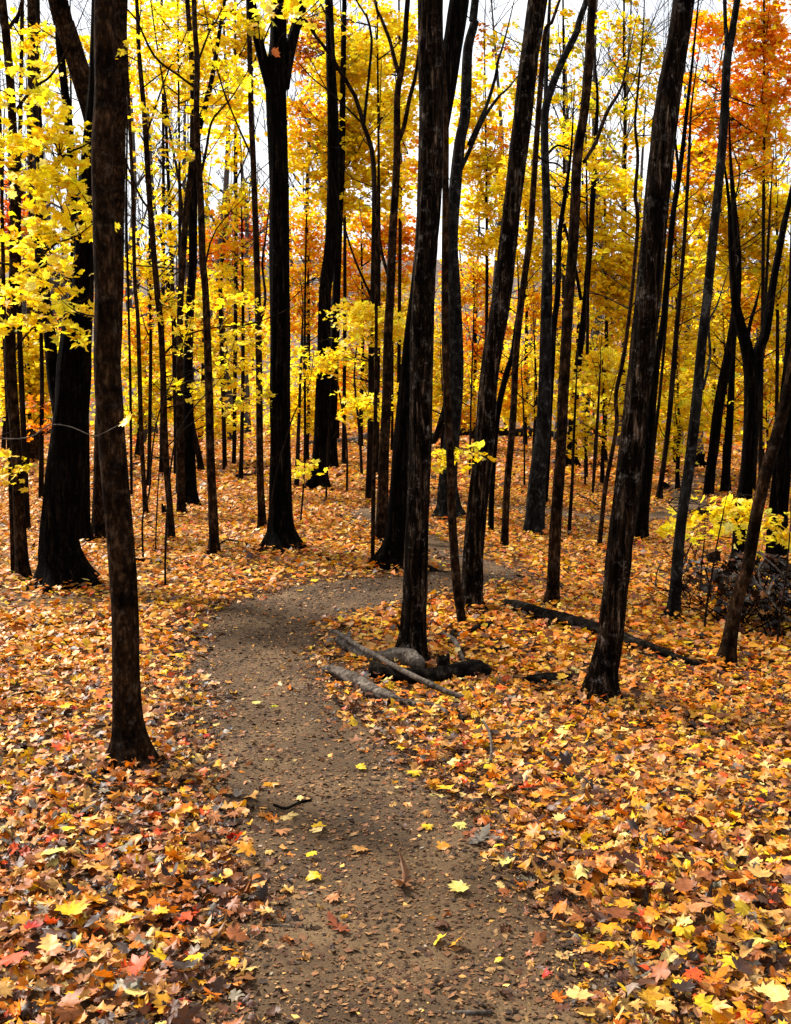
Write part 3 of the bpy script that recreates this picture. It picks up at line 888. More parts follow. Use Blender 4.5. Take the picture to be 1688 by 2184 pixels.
tree('oak_tree', 'black three-forked tree with a wide flared foot left of the trail bend', 'oak',
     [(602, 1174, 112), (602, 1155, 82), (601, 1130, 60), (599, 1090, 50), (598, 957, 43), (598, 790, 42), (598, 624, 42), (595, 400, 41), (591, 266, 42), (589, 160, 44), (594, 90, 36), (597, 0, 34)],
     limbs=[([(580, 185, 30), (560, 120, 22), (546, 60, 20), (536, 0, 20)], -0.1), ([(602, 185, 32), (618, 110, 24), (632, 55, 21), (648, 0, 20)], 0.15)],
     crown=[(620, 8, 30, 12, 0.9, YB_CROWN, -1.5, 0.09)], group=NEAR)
# ---- centre back
tree('oak_tree', 'dark tree with broad root flare far behind the black forked tree', 'oak',
     [(678, 1043, 66), (682, 1010, 40), (685, 957, 34), (689, 890, 35), (691, 774, 29), (694, 624, 28), (706, 520, 27), (711, 400, 27), (710, 250, 24), (705, 100, 20), (702, 0, 18)], group=MIDG)
tree('tree', 'second dark trunk close behind the broad-rooted dark tree', 'oak', [(708, 1000, 32), (708, 960, 22), (710, 850, 20), (716, 700, 18), (722, 500, 16), (730, 300, 14), (735, 0, 10)], group=MIDG)
tree('tree', 'thin trunk whose bare arm sweeps up leftward through the yellow leaves', 'far',
     [(787, 1072, 17), (789, 1000, 14), (792, 860, 13), (793, 724, 13), (797, 560, 11), (799, 400, 11), (793, 318, 11), (776, 268, 10), (758, 206, 9), (718, 140, 9), (704, 115, 8), (676, 80, 7), (650, 40, 6)],
     limbs=[([(776, 266, 8), (780, 230, 7), (790, 133, 6), (793, 80, 6), (781, 30, 5), (760, 0, 4)], 0.2), ([(720, 150, 6), (708, 95, 5), (706, 50, 5), (690, 20, 4)], 0.2), ([(770, 260, 5), (730, 220, 4), (690, 185, 3), (660, 160, 3)], 0.1), ([(795, 640, 6), (760, 560, 5), (740, 500, 4), (720, 420, 3)], 0.1)],
     crown=[(790, 690, 70, 34, 0.75, YB_CROWN, -1.2, 0.085), (760, 660, 50, 30, 0.6, YB_CROWN, -1.0, 0.085), (840, 680, 36, 44, 0.7, YB_CROWN, -1.0, 0.085), (780, 850, 50, 22, 0.7, YB_CROWN, -1.3, 0.085), (810, 870, 26, 14, 0.6, YB_CROWN, -1.3, 0.085), (690, 760, 70, 22, 0.75, Y_CROWN, -0.5, 0.085), (640, 760, 30, 30, 0.5, Y_CROWN, -0.5, 0.085)],
     twigs=(6, 0.8), group=MIDG)
tree('sapling', 'very thin straight stem in front of the two brown trunks left of centre', 'maple', [(795, 1210, 9), (796, 1120, 9), (797, 1050, 9), (801, 900, 8), (803, 724, 7), (803, 560, 6), (806, 420, 4)], cat='sapling', group=MIDG)
tree('tree', 'brown trunk with a high fork left of the middle trunk', 'maple',
     [(812, 1158, 32), (814, 1120, 26), (816, 1090, 25), (820, 957, 22), (825, 857, 21), (828, 724, 20), (833, 624, 19), (838, 500, 18), (844, 400, 16), (847, 330, 16), (847, 280, 15), (848, 200, 14), (858, 143, 13), (866, 67, 12), (870, 0, 11)],
     limbs=[([(850, 300, 11), (862, 270, 10), (874, 210, 9), (886, 165, 8), (892, 120, 6)], -0.2), ([(853, 165, 10), (840, 120, 9), (833, 90, 8), (818, 50, 7), (806, 20, 6), (800, 0, 6)], 0.2), ([(832, 600, 8), (815, 540, 7), (805, 470, 6), (800, 420, 5)], 0.2)], twigs=(5, 0.7), group=MIDG)
tree('oak_tree', 'dark wide-footed tree leaning behind the middle trunk and out above it', 'oak',
     [(836, 1216, 96), (839, 1195, 74), (844, 1168, 56), (848, 1130, 47), (854, 1024, 42), (866, 890, 42), (882, 724, 42), (895, 624, 42), (915, 450, 42), (938, 266, 42), (980, 0, 44)], group=NEAR)
tree('maple_tree', 'grey mossy-footed tree behind the slim crooked trunk with bare arms reaching right', 'grey',
     [(958, 1110, 78), (957, 1080, 52), (955, 1024, 40), (964, 925, 34), (973, 790, 32), (969, 624, 28), (964, 520, 26), (971, 400, 26), (982, 300, 23), (992, 250, 22), (995, 183, 22), (999, 100, 20), (1013, 45, 18), (1014, 0, 17)],
     limbs=[([(984, 360, 9), (1000, 325, 9), (1028, 260, 8), (1052, 222, 7), (1070, 200, 5), (1086, 186, 4)], 0.3), ([(1000, 310, 9), (1020, 265, 8), (1038, 226, 8), (1057, 165, 7), (1062, 133, 6), (1078, 80, 4)], 0.1), ([(955, 850, 12), (935, 920, 14), (925, 940, 16)], 0.5)],
     twigs=(4, 0.7), group=MIDG)
# ---- right of centre
tree('tree', 'narrow grey-brown trunk running up to bare twigs right of the rough leaning one', 'maple',
     [(1076, 1168, 20), (1078, 1120, 16), (1083, 1024, 15), (1095, 890, 15), (1101, 760, 14), (1115, 624, 14), (1131, 501, 14), (1138, 400, 13), (1147, 267, 12), (1156, 150, 12), (1165, 60, 9), (1194, 0, 6)],
     limbs=[([(1143, 330, 5), (1165, 345, 4), (1190, 350, 4), (1210, 370, 3)], 0.3)], group=MIDG)
tree('tree', 'thin dark trunk bending right out from behind the rough leaning one', 'oak', [(1048, 1138, 13), (1049, 1060, 11), (1054, 960, 13), (1062, 880, 14), (1080, 800, 13), (1094, 755, 12), (1100, 700, 8)], group=MIDG)
tree('maple_tree', 'smooth grey trunk with a pale slanting limb high up, right of centre', 'grey',
     [(1138, 1144, 52), (1141, 1110, 42), (1147, 1024, 38), (1158, 925, 32), (1163, 790, 26), (1167, 624, 24), (1168, 500, 20), (1165, 400, 18), (1162, 300, 17), (1164, 234, 17), (1177, 187, 16), (1201, 127, 15), (1231, 67, 14), (1252, 0, 13)],
     limbs=[([(1164, 250, 10), (1165, 175, 9), (1168, 100, 8), (1172, 20, 7)], 0.3), ([(1166, 330, 6), (1190, 310, 5), (1220, 320, 4)], 0.2)], group=MIDG)
tree('tree', 'dark trunk with a shadow-side twin standing behind the smooth grey trunk', 'oak', [(1158, 1082, 20), (1164, 1000, 18), (1172, 850, 16), (1182, 700, 13), (1190, 624, 12), (1194, 500, 11), (1205, 420, 9)], group=MIDG)
tree('oak_tree', 'black far trunk with a flared foot behind the slender brown one', 'oak', [(1219, 996, 40), (1220, 960, 22), (1226, 860, 18), (1234, 770, 16), (1243, 700, 15), (1251, 624, 14), (1262, 480, 12), (1270, 300, 10)],
     limbs=[([(1240, 640, 8), (1225, 560, 7), (1205, 480, 6)], 0.2)], group=MIDG)
tree('sapling', 'pencil-thin dark stem standing right of the slender brown trunk', 'far', [(1214, 1146, 9), (1217, 1090, 8), (1221, 1025, 7), (1224, 940, 6), (1228, 850, 5)], cat='sapling', group=MIDG)
tree('tree', 'thin crooked trunk left of the flaking leaning trunk', 'maple',
     [(1279, 1170, 12), (1283, 1120, 10), (1291, 1042, 10), (1304, 975, 9), (1316, 902, 9), (1314, 842, 9), (1331, 758, 9), (1348, 624, 8), (1361, 468, 8), (1355, 420, 8), (1361, 333, 7), (1355, 267, 6), (1362, 180, 5)], twigs=(7, 0.7), group=MIDG)
tree('tree', 'black trunk close behind the flaking leaning trunk', 'oak', [(1366, 1157, 40), (1368, 1120, 32), (1376, 1040, 24), (1388, 900, 20), (1401, 770, 15), (1415, 690, 14), (1421, 624, 13), (1435, 468, 12), (1445, 400, 11), (1455, 330, 10), (1466, 230, 8)],
     limbs=[([(1448, 390, 7), (1445, 340, 6), (1440, 290, 5)], 0.1)], group=MIDG)
tree('sapling', 'thin dark stem behind the black trunk of the flaking pair', 'far', [(1381, 1083, 9), (1388, 1020, 8), (1396, 940, 8), (1408, 840, 7), (1420, 700, 6), (1428, 560, 5)], cat='sapling', group=MIDG)
tree('tree', 'thin dark trunk beside the small slant-topped stump', 'far', [(1406, 1071, 19), (1409, 1040, 12), (1418, 975, 11), (1428, 890, 11), (1438, 775, 11), (1446, 675, 10), (1451, 624, 9), (1462, 480, 8), (1470, 330, 7)], twigs=(6, 0.8), group=MIDG)
tree('tree', 'black trunk slanting right behind the upturned root mass', 'oak', [(1511, 1060, 26), (1516, 1000, 22), (1522, 960, 22), (1536, 850, 22), (1552, 770, 22), (1566, 690, 20), (1572, 624, 18), (1574, 540, 15), (1566, 440, 12)], group=MIDG)
tree('oak_tree', 'black V-forked tree behind the near yellow spray at right', 'oak',
     [(1573, 1228, 46), (1578, 1180, 34), (1582, 1109, 32), (1595, 992, 30), (1602, 892, 30), (1602, 800, 30), (1590, 730, 26), (1574, 670, 20), (1566, 620, 16), (1560, 520, 12)],
     limbs=[([(1606, 850, 24), (1618, 750, 24), (1630, 720, 22), (1641, 660, 20), (1650, 600, 16), (1672, 484, 14), (1690, 400, 10)], 0.3), ([(1592, 740, 10), (1600, 690, 8), (1612, 650, 7)], 0.1)], group=MIDG)
tree('tree', 'dark trunk paired with a thinner one behind the near yellow spray', 'oak', [(1548, 1057, 24), (1549, 1010, 19), (1555, 920, 17), (1560, 830, 14), (1566, 700, 12)], group=MIDG)
tree('tree', 'slim dark trunk right of the black V-forked tree', 'far', [(1607, 1056, 11), (1612, 960, 9), (1622, 830, 8), (1630, 700, 7), (1640, 500, 6)], group=MIDG)
tree('oak_tree', 'thick black trunk at the right edge behind the dead brush', 'oak', [(1655, 1235, 60), (1656, 1190, 46), (1660, 1100, 40), (1670, 980, 38), (1682, 850, 36), (1694, 700, 32), (1705, 400, 28), (1712, 0, 22)], group=MIDG)
tree('sapling', 'waist-high bent stem carrying the near yellow spray at right', 'twig', [(1600, 1262, 4), (1596, 1200, 4), (1590, 1160, 3), (1582, 1130, 3), (1570, 1110, 2)],
     limbs=[([(1588, 1150, 3), (1540, 1145, 2), (1500, 1140, 2), (1470, 1120, 2)], -0.2), ([(1590, 1150, 3), (1630, 1130, 2), (1680, 1110, 2)], 0.1)],
     crown=[(1535, 1075, 60, 20, 0.28, YB_CROWN, -0.6, 0.075), (1510, 1112, 55, 16, 0.22, YB_CROWN, -0.6, 0.075), (1600, 1070, 26, 20, 0.19, YB_CROWN, -0.6, 0.075), (1655, 1095, 42, 22, 0.29, YB_CROWN, -0.4, 0.075), (1660, 1130, 26, 14, 0.25, YB_CROWN, -0.4, 0.075), (1575, 1100, 40, 24, 0.19, YB_CROWN, -0.5, 0.075), (1450, 1118, 24, 8, 0.15, YB_CROWN, -0.6, 0.075)],
     cat='sapling', group=MIDG)
# ---- bare or nearly bare saplings standing on the leaves
def sap(label, pts, crown=(), w=(3, 0.35)):
    return tree('sapling', label, 'twig', pts, crown=crown, twigs=w, cat='sapling', group='thin saplings on the leaves')
sap('wavy bare sapling before the slim trunk with loose yellow sprays', [(353, 1257, 5), (353, 1180, 5), (357, 1090, 5), (362, 1020, 4), (375, 940, 4), (405, 880, 3), (440, 840, 2)])
sap('bent bare sapling right of the left maple', [(306, 1200, 5), (304, 1130, 4), (307, 1090, 4), (318, 1055, 4), (322, 1000, 4), (328, 940, 3), (340, 880, 3), (372, 800, 2), (390, 740, 2)])
sap('hair-thin sapling between the bent and the wavy ones', [(332, 1180, 3), (335, 1090, 3), (340, 1000, 2), (345, 940, 2)])
sap('bare leaning sapling before the foot of the black forked tree', [(569, 1180, 4), (572, 1120, 4), (590, 1010, 3), (625, 890, 3), (640, 860, 2)])
sap('straight thin sapling just right of the black forked tree', [(633, 1043, 12), (635, 980, 10), (637, 920, 8), (640, 840, 6), (645, 700, 4)], w=(2, 0.5))
sap('whip-like sapling right of the broad-rooted dark tree', [(740, 1052, 5), (741, 1000, 5), (739, 930, 4), (728, 860, 4), (716, 790, 3), (704, 730, 2)])
sap('small dark sapling just left of the thin arm-sweeping trunk', [(772, 1016, 7), (769, 950, 6), (763, 880, 5), (756, 800, 4), (764, 720, 3)])
sap('low sapling tipped with one yellow leaf behind the black forked tree', [(641, 1122, 4), (646, 1060, 4), (650, 1000, 3)], [(652, 994, 8, 4, 0.7, YB_CROWN, 0, 0.08)], w=(0, 0))
sap('short dark stick-like sapling before the broad-rooted dark tree', [(696, 1070, 5), (697, 1020, 4), (699, 950, 3)], w=(1, 0.3))
sap('slim bare sapling standing behind the rough leaning trunk', [(1002, 1018, 5), (1003, 960, 5), (1005, 860, 4), (1010, 700, 3)], w=(2, 0.5))
sap('small straight sapling right of the narrow grey-brown trunk', [(1119, 1037, 5), (1119, 980, 4), (1118, 900, 4), (1114, 820, 3)], w=(1, 0.4))
sap('thin tilted sapling crossing before the pale knotted trunk', [(1449, 1260, 4), (1454, 1220, 3), (1466, 1180, 3), (1480, 1150, 2)], w=(1, 0.2))
sap('slender tall sapling between the pale knotted trunk and the leaning grey one', [(1502, 1358, 5), (1507, 1300, 5), (1518, 1230, 4), (1528, 1170, 3), (1540, 1110, 3)], w=(1, 0.2))
sap('faint sapling left of the slender tall one at right', [(1492, 1275, 4), (1497, 1210, 3), (1503, 1150, 3)], w=(1, 0.2))
sap('bent sapling in the dead brush at the right edge', [(1656, 1392, 5), (1662, 1340, 5), (1670, 1280, 4), (1678, 1220, 3), (1684, 1150, 3)], w=(2, 0.25))
sap('thin sapling left of the flaking leaning trunk with a few gold leaves', [(1248, 1036, 5), (1250, 980, 5), (1248, 930, 4)], [(1244, 950, 30, 16, 0.5, YB_CROWN, 0, 0.09), (1290, 935, 24, 16, 0.5, YB_CROWN, 0, 0.09)], w=(1, 0.3))
sap('thin stem with a low yellow tuft right of the pencil-thin dark one', [(1264, 1060, 5), (1268, 1000, 8), (1271, 950, 9), (1276, 880, 6), (1280, 800, 4)], [(1262, 850, 30, 40, 0.35, Y_CROWN, 0.2, 0.09)], w=(2, 0.5))
# ------------------------------------------------------------------ leafy trees further back: each its own trunk, twigs and crown
LEAFY = 'autumn-leaved trees behind the near trunks'
def leafy(label, x, Y, blobs, w=9, mat='far', lean=0.0, top=None):
    ys_ = [b[1] - b[3] for b in blobs]
    t = top if top is not None else min(ys_) + 20
    f = at(x, 1092, Y); f[2] = float(hgt(f[0], f[1]))
    d = f - CAM
    fy = PH / 2 - F * (d @ UP) / (d @ FWD)
    k = [(x, fy, w * 1.5), (x + lean * 0.2, fy - 40, w), (x + lean * 0.5 + 4, (fy + t) / 2, w * 0.8), (x + lean, t, w * 0.3)]
    limbs = []
    for b in blobs:
        m0 = 0.35 + 0.3 * random.random()
        yy = min(b[1] + b[3] * 0.7, fy - 60)
        tt = np.clip((fy - yy) / max(fy - t, 1), 0.1, 0.9)
        xx = x + lean * tt
        limbs.append(([(xx, yy, w * 0.4), ((xx + b[0]) / 2, (yy + b[1]) / 2 - 4, w * 0.3), (b[0], b[1] - b[3] * 0.4, w * 0.15)], random.uniform(-0.8, 0.8)))
    return tree('maple_tree', label, mat, k, limbs, blobs, (5, 1.4), LEAFY, fixY=Y)

Yc, Oc, Rc, YOc, Gc, Bc = Y_CROWN, O_CROWN, R_CROWN, YO_CROWN, G_CROWN, B_CROWN
leafy('yellow maple glowing behind the left edge trunk and black oak', 60, 19, [(50, 760, 70, 80, 0.75, Yc), (95, 800, 45, 90, 0.75, Yc), (40, 860, 70, 40, 0.5, Yc)])
leafy('orange-red tree far behind the left edge sprays', 20, 42, [(15, 450, 45, 80, 0.6, Rc, 0, 0.16), (40, 530, 60, 60, 0.5, YOc, 0, 0.16)])
leafy('greenish yellow tree just right of the left maple', 296, 22, [(300, 790, 60, 60, 0.5, Gc), (300, 880, 60, 40, 0.5, Gc), (330, 700, 70, 60, 0.35, YOc)])
leafy('sparse yellow tree before the pale sky left of centre', 345, 18, [(330, -90, 110, 70, 0.25, Yc), (300, 60, 60, 60, 0.26, Yc), (360, 180, 70, 80, 0.23, Yc), (300, 300, 50, 70, 0.15, Gc), (400, 400, 70, 70, 0.19, Yc), (270, 180, 30, 90, 0.20, YOc)])
leafy('yellow and green tree with open crown left of the black forked tree', 500, 20, [(500, -90, 110, 80, 0.3, Yc), (480, 60, 70, 70, 0.35, Yc), (470, 200, 60, 80, 0.27, Gc), (400, 30, 70, 50, 0.30, Yc), (500, 330, 50, 60, 0.23, Yc), (540, 80, 40, 80, 0.34, Yc)])
leafy('red-orange tree low on the far slope left of the black forked tree', 500, 44, [(500, 500, 60, 80, 0.5, Rc, 0, 0.16), (470, 580, 60, 70, 0.4, Oc, 0, 0.16), (560, 480, 30, 80, 0.4, Oc, 0, 0.16)])
leafy('gold tree low behind the loose yellow sprays', 430, 30, [(420, 650, 80, 60, 0.42, YOc, 0, 0.13), (350, 760, 80, 50, 0.4, YOc, 0, 0.13), (480, 740, 80, 60, 0.45, Yc, 0, 0.13), (440, 880, 100, 40, 0.35, YOc, 0, 0.13), (540, 640, 50, 80, 0.45, YOc, 0, 0.13)])
leafy('dense yellow maple filling the gap right of the black forked tree', 735, 20, [(740, 190, 90, 90, 0.8, YB_CROWN), (700, 330, 90, 70, 0.8, Yc), (790, 300, 70, 90, 0.75, YB_CROWN), (650, 250, 50, 60, 0.5, YOc), (760, 110, 80, 50, 0.6, Yc), (830, 400, 40, 60, 0.6, YB_CROWN), (700, 420, 80, 40, 0.6, Yc)], lean=-6)
leafy('tall gold tree behind the dense yellow maple', 850, 25, [(800, -90, 130, 80, 0.4, YOc), (840, 140, 60, 120, 0.55, Yc), (690, 60, 60, 50, 0.5, Bc), (650, 120, 40, 60, 0.4, Bc), (820, 250, 60, 60, 0.6, Yc), (870, 330, 30, 80, 0.6, YOc)])
leafy('orange-gold tree behind the broad-rooted dark tree', 655, 27, [(650, 480, 60, 60, 0.5, YOc), (660, 570, 70, 60, 0.5, YOc), (640, 660, 60, 50, 0.55, YOc), (740, 560, 50, 60, 0.45, Oc), (660, 840, 60, 50, 0.4, Yc)])
leafy('orange-tinged yellow tree left of the middle trunk', 770, 26, [(790, 500, 70, 60, 0.6, YOc), (850, 520, 40, 70, 0.65, Oc), (760, 610, 70, 50, 0.55, YOc), (850, 620, 40, 50, 0.55, Yc), (790, 790, 80, 40, 0.5, Yc), (860, 760, 40, 70, 0.5, Yc)])
leafy('low yellow thicket tree far back left of the middle trunk', 720, 34, [(720, 860, 100, 40, 0.45, Yc, 0, 0.13), (620, 900, 60, 30, 0.4, Yc, 0, 0.13), (820, 900, 70, 26, 0.4, YOc, 0, 0.13)])
leafy('yellow tree seen between the middle trunk and the rough leaning one', 1035, 21, [(1010, 210, 40, 70, 0.75, Yc), (1040, 380, 50, 70, 0.7, Yc), (1000, 320, 40, 60, 0.6, YB_CROWN), (1020, 490, 60, 60, 0.7, Yc), (1070, 300, 30, 80, 0.4, YOc)])
leafy('orange and yellow tree low between the middle and rough leaning trunks', 1010, 33, [(1010, 610, 60, 60, 0.6, YOc, 0, 0.13), (1030, 720, 60, 60, 0.55, Oc, 0, 0.13), (1000, 820, 60, 50, 0.5, Yc, 0, 0.13), (930, 830, 40, 60, 0.5, Yc, 0, 0.13)])
leafy('thin-crowned olive tree before the sky right of the rough leaning trunk', 1200, 24, [(1160, -100, 110, 80, 0.2, Gc), (1190, 80, 60, 90, 0.17, Gc), (1220, 230, 60, 70, 0.20, Gc), (1130, 250, 30, 120, 0.23, Yc), (1090, 120, 50, 100, 0.16, Gc), (1040, 80, 30, 60, 0.12, Bc)])
leafy('olive and gold tree before the sky left of the flaking leaning trunk', 1330, 22, [(1330, -100, 120, 80, 0.25, Gc), (1330, 70, 60, 80, 0.23, Gc), (1300, 200, 70, 60, 0.20, Gc), (1370, 150, 40, 90, 0.23, Gc), (1290, 310, 70, 50, 0.27, Gc), (1360, 260, 40, 60, 0.23, Yc)])
leafy('yellow tree around the smooth grey trunk', 1120, 27, [(1140, 420, 60, 60, 0.6, Yc), (1130, 540, 60, 70, 0.65, Yc), (1160, 660, 60, 60, 0.6, YOc), (1120, 780, 70, 60, 0.55, Yc), (1100, 860, 60, 40, 0.5, Yc)])
leafy('dense yellow tree between the slender brown and flaking leaning trunks', 1290, 21, [(1290, 430, 70, 60, 0.6, Yc), (1280, 540, 80, 70, 0.75, Yc), (1300, 660, 80, 70, 0.8, Yc), (1230, 480, 40, 80, 0.5, Yc), (1340, 560, 40, 90, 0.7, Yc), (1270, 770, 70, 50, 0.6, Yc)])
leafy('low yellow maple behind the slender brown trunk', 1285, 17, [(1290, 800, 60, 60, 0.7, YB_CROWN), (1240, 840, 50, 50, 0.5, Yc), (1310, 890, 50, 40, 0.6, Yc), (1240, 910, 40, 26, 0.4, YB_CROWN)])
leafy('yellow tree behind the flaking leaning trunk', 1440, 22, [(1430, 470, 60, 60, 0.7, YOc), (1450, 580, 70, 70, 0.8, Yc), (1460, 690, 70, 70, 0.8, Yc), (1440, 800, 60, 60, 0.75, Yc), (1380, 700, 30, 90, 0.7, Yc)])
leafy('low bright yellow maple beside the pale knotted trunk', 1445, 15.5, [(1440, 880, 60, 46, 0.8, Yc), (1420, 940, 40, 36, 0.7, Yc), (1500, 830, 60, 40, 0.6, Yc), (1500, 900, 40, 30, 0.5, Yc)])
leafy('big orange maple filling the top right corner', 1620, 17, [(1620, -100, 140, 80, 0.5, Oc), (1640, 60, 60, 70, 0.8, Oc), (1600, 160, 70, 60, 0.7, Oc), (1500, 60, 40, 60, 0.5, Oc), (1540, 250, 80, 60, 0.75, Oc), (1640, 270, 60, 60, 0.75, YOc), (1600, 340, 80, 50, 0.6, YOc), (1490, 190, 50, 60, 0.45, YOc), (1670, 160, 30, 70, 0.7, Oc), (1560, 40, 50, 50, 0.6, YOc)], lean=10)
leafy('golden maple below the big orange one at right', 1655, 19, [(1500, 350, 60, 60, 0.7, YOc), (1580, 440, 80, 60, 0.75, Yc), (1660, 430, 50, 60, 0.7, Yc), (1630, 550, 70, 60, 0.75, Yc), (1540, 540, 70, 60, 0.7, Yc), (1490, 450, 40, 50, 0.6, Yc), (1670, 620, 40, 60, 0.6, Yc)])
leafy('yellow tree behind the black V-forked tree', 1520, 24, [(1540, 660, 60, 60, 0.7, Yc), (1600, 640, 60, 60, 0.65, YOc), (1650, 720, 50, 70, 0.7, Yc), (1540, 760, 70, 60, 0.65, Yc), (1650, 830, 50, 60, 0.6, Yc), (1580, 850, 70, 40, 0.5, YOc), (1520, 860, 50, 50, 0.5, Yc)])
leafy('rusty low maple behind the foot of the leaning grey trunk', 1635, 18, [(1600, 880, 40, 20, 0.5, YOc), (1650, 900, 40, 30, 0.4, YOc), (1560, 900, 30, 20, 0.4, YOc)])

leafy('soft yellow maple filling the gap right of the left maple', 318, 16, [(320, 560, 60, 50, 0.45, Yc), (370, 640, 70, 40, 0.5, Yc), (300, 680, 40, 50, 0.45, YOc), (350, 470, 60, 50, 0.3, Yc)])
leafy('slim yellow maple between the dark slender trunk and the black forked tree', 515, 17, [(500, 600, 60, 50, 0.5, Yc), (470, 520, 60, 50, 0.4, YOc), (530, 440, 40, 60, 0.4, Yc), (450, 430, 50, 50, 0.3, Gc)])
leafy('yellow maple high behind the left maple top', 380, 15, [(330, 40, 60, 50, 0.4, Yc), (400, 110, 60, 60, 0.4, Yc), (450, 250, 60, 50, 0.35, Yc), (320, 160, 50, 60, 0.32, Yc), (500, 180, 40, 60, 0.4, Yc)])
leafy('low yellow maple left of the dark slender trunk', 405, 20, [(400, 860, 80, 40, 0.5, Yc), (330, 840, 50, 50, 0.45, Gc), (480, 900, 50, 30, 0.45, Yc)])
leafy('low gold maple right of the black forked tree', 655, 21, [(650, 880, 50, 40, 0.5, Yc), (720, 820, 50, 50, 0.5, YOc), (640, 820, 40, 40, 0.45, Yc)])
leafy('low yellow maple glimpsed behind the middle trunk', 945, 24, [(940, 780, 40, 90, 0.55, Yc), (860, 850, 50, 50, 0.5, Yc), (1010, 880, 50, 36, 0.5, YOc)])
leafy('gold maple high between the middle trunk and the dense yellow one', 805, 18, [(800, 60, 50, 60, 0.45, Yc), (660, 30, 50, 40, 0.4, Yc), (880, 80, 30, 70, 0.4, Yc), (850, 220, 40, 60, 0.5, Yc)])
leafy('low yellow maple behind the smooth grey trunk', 1140, 21, [(1140, 860, 70, 40, 0.5, Yc), (1070, 820, 40, 70, 0.5, YOc), (1190, 760, 50, 60, 0.5, Yc)])
leafy('leafy gold maple around the upper slender brown trunk', 1250, 18, [(1240, 300, 50, 50, 0.4, Yc), (1180, 400, 50, 50, 0.5, Yc), (1300, 380, 60, 40, 0.5, Yc), (1110, 380, 40, 60, 0.5, Yc)])
leafy('low gold maple left of the V-forked black tree', 1545, 20, [(1560, 920, 60, 30, 0.4, YOc), (1500, 760, 50, 50, 0.55, Yc), (1640, 880, 50, 40, 0.5, Yc)])
leafy('thin yellow maple behind the top left sprays', 150, 14, [(150, 120, 50, 60, 0.35, Yc), (60, 60, 50, 50, 0.3, Yc), (160, 560, 50, 50, 0.4, Yc), (40, 560, 50, 60, 0.5, Yc)])

# landmarks by which the far trunks are told apart, left to right across the picture
MARKS = [(24, 'the left edge trunk'), (156, 'the black oak'), (231, 'the left maple'), (348, 'the spray-hung slim trunk'), (446, 'the dark slender trunk'), (598, 'the black forked tree'), (690, 'the broad-rooted tree'),
         (827, 'the high-forked brown trunk'), (900, 'the middle trunk'), (1046, 'the rough leaning trunk'), (1163, 'the smooth grey trunk'), (1205, 'the slender brown trunk'), (1365, 'the flaking leaning trunk'), (1490, 'the pale knotted trunk'), (1602, 'the V-forked black tree')]
ORD = ['first', 'second', 'third', 'fourth', 'fifth', 'sixth', 'seventh', 'eighth', 'ninth']
def place_labels(items, what):
    """items: (x in the picture, object)"""
    gaps = {}
    for x, o in items:
        k = sum(x > m[0] for m in MARKS)
        gaps.setdefault(k, []).append((x, o))
    for k, L in gaps.items():
        L.sort(key=lambda t: t[0])
        near = ('right of ' + MARKS[-1][1]) if k == len(MARKS) else ('left of ' + MARKS[0][1]) if k == 0 else 'between %s and %s' % (MARKS[k - 1][1], MARKS[k][1])
        near = near.replace(' and the ', ' and ')
        for i, (x, o) in enumerate(L):
            o['label'] = (ORD[i] + ' ' if len(L) > 1 else '') + what + ' ' + near
# far colour on the slope and slim dark trunks deep among the leaves
DEEP = 'slim dark trunks deep among the yellow leaves'
far_trunks = []
for i in range(14):
    x = 20 + (i * 617.3) % 1660 + random.uniform(-14, 14)
    Y = random.uniform(18, 40)
    w = random.uniform(4, 11) * 22 / Y
    ln = random.uniform(-14, 26)
    f = at(x, 1092, Y); f[2] = float(hgt(f[0], f[1]))
    d = f - CAM
    fy = PH / 2 - F * (d @ UP) / (d @ FWD)
    top = random.uniform(40, 480)
    pts = [(x, fy, w * 1.5), (x + ln * 0.1, fy - 45, w), (x + ln * 0.5 + random.uniform(-6, 6), (fy + top) / 2, w * 0.8), (x + ln, top, w * 0.35)]
    far_trunks.append((x + ln * 0.3, tree('tree', 'slim dark trunk', 'far', pts, twigs=(6, 1.5), group=DEEP, fixY=Y, seg=8)))
place_labels(far_trunks, 'slim far trunk')

# ------------------------------------------------------------------ leafless grey trees and the far wood on the slope
def grow(mb, p, d, L, r, lev, seg, rmin):
    n = 4
    P = [p]; q = p.copy(); dd = d.copy()
    for i in range(n):
        dd = dd + np.random.normal(0, 0.10, 3) + np.array([0, 0, 0.04]); dd /= np.linalg.norm(dd)
        q = q + dd * L / n
        P.append(q)
    P = np.array(P); R = np.linspace(r, r * 0.55, n + 1)
    mb.add(*tube(P, np.maximum(R, rmin), seg, None, None, False))
    if lev <= 0: return
    for k in range(np.random.randint(3, 5)):
        j = np.random.randint(2, n + 1)
        a = np.random.uniform(0, 2 * math.pi); sp = np.random.uniform(0.35, 0.8)
        side = np.array([math.cos(a), math.sin(a), 0.25]) * sp
        nd = dd + side; nd /= np.linalg.norm(nd)
        grow(mb, P[j], nd, L * np.random.uniform(0.5, 0.75), R[j] * 0.55, lev - 1, 4 if lev > 1 else 3, rmin)
np.random.seed(11)
BARE = []
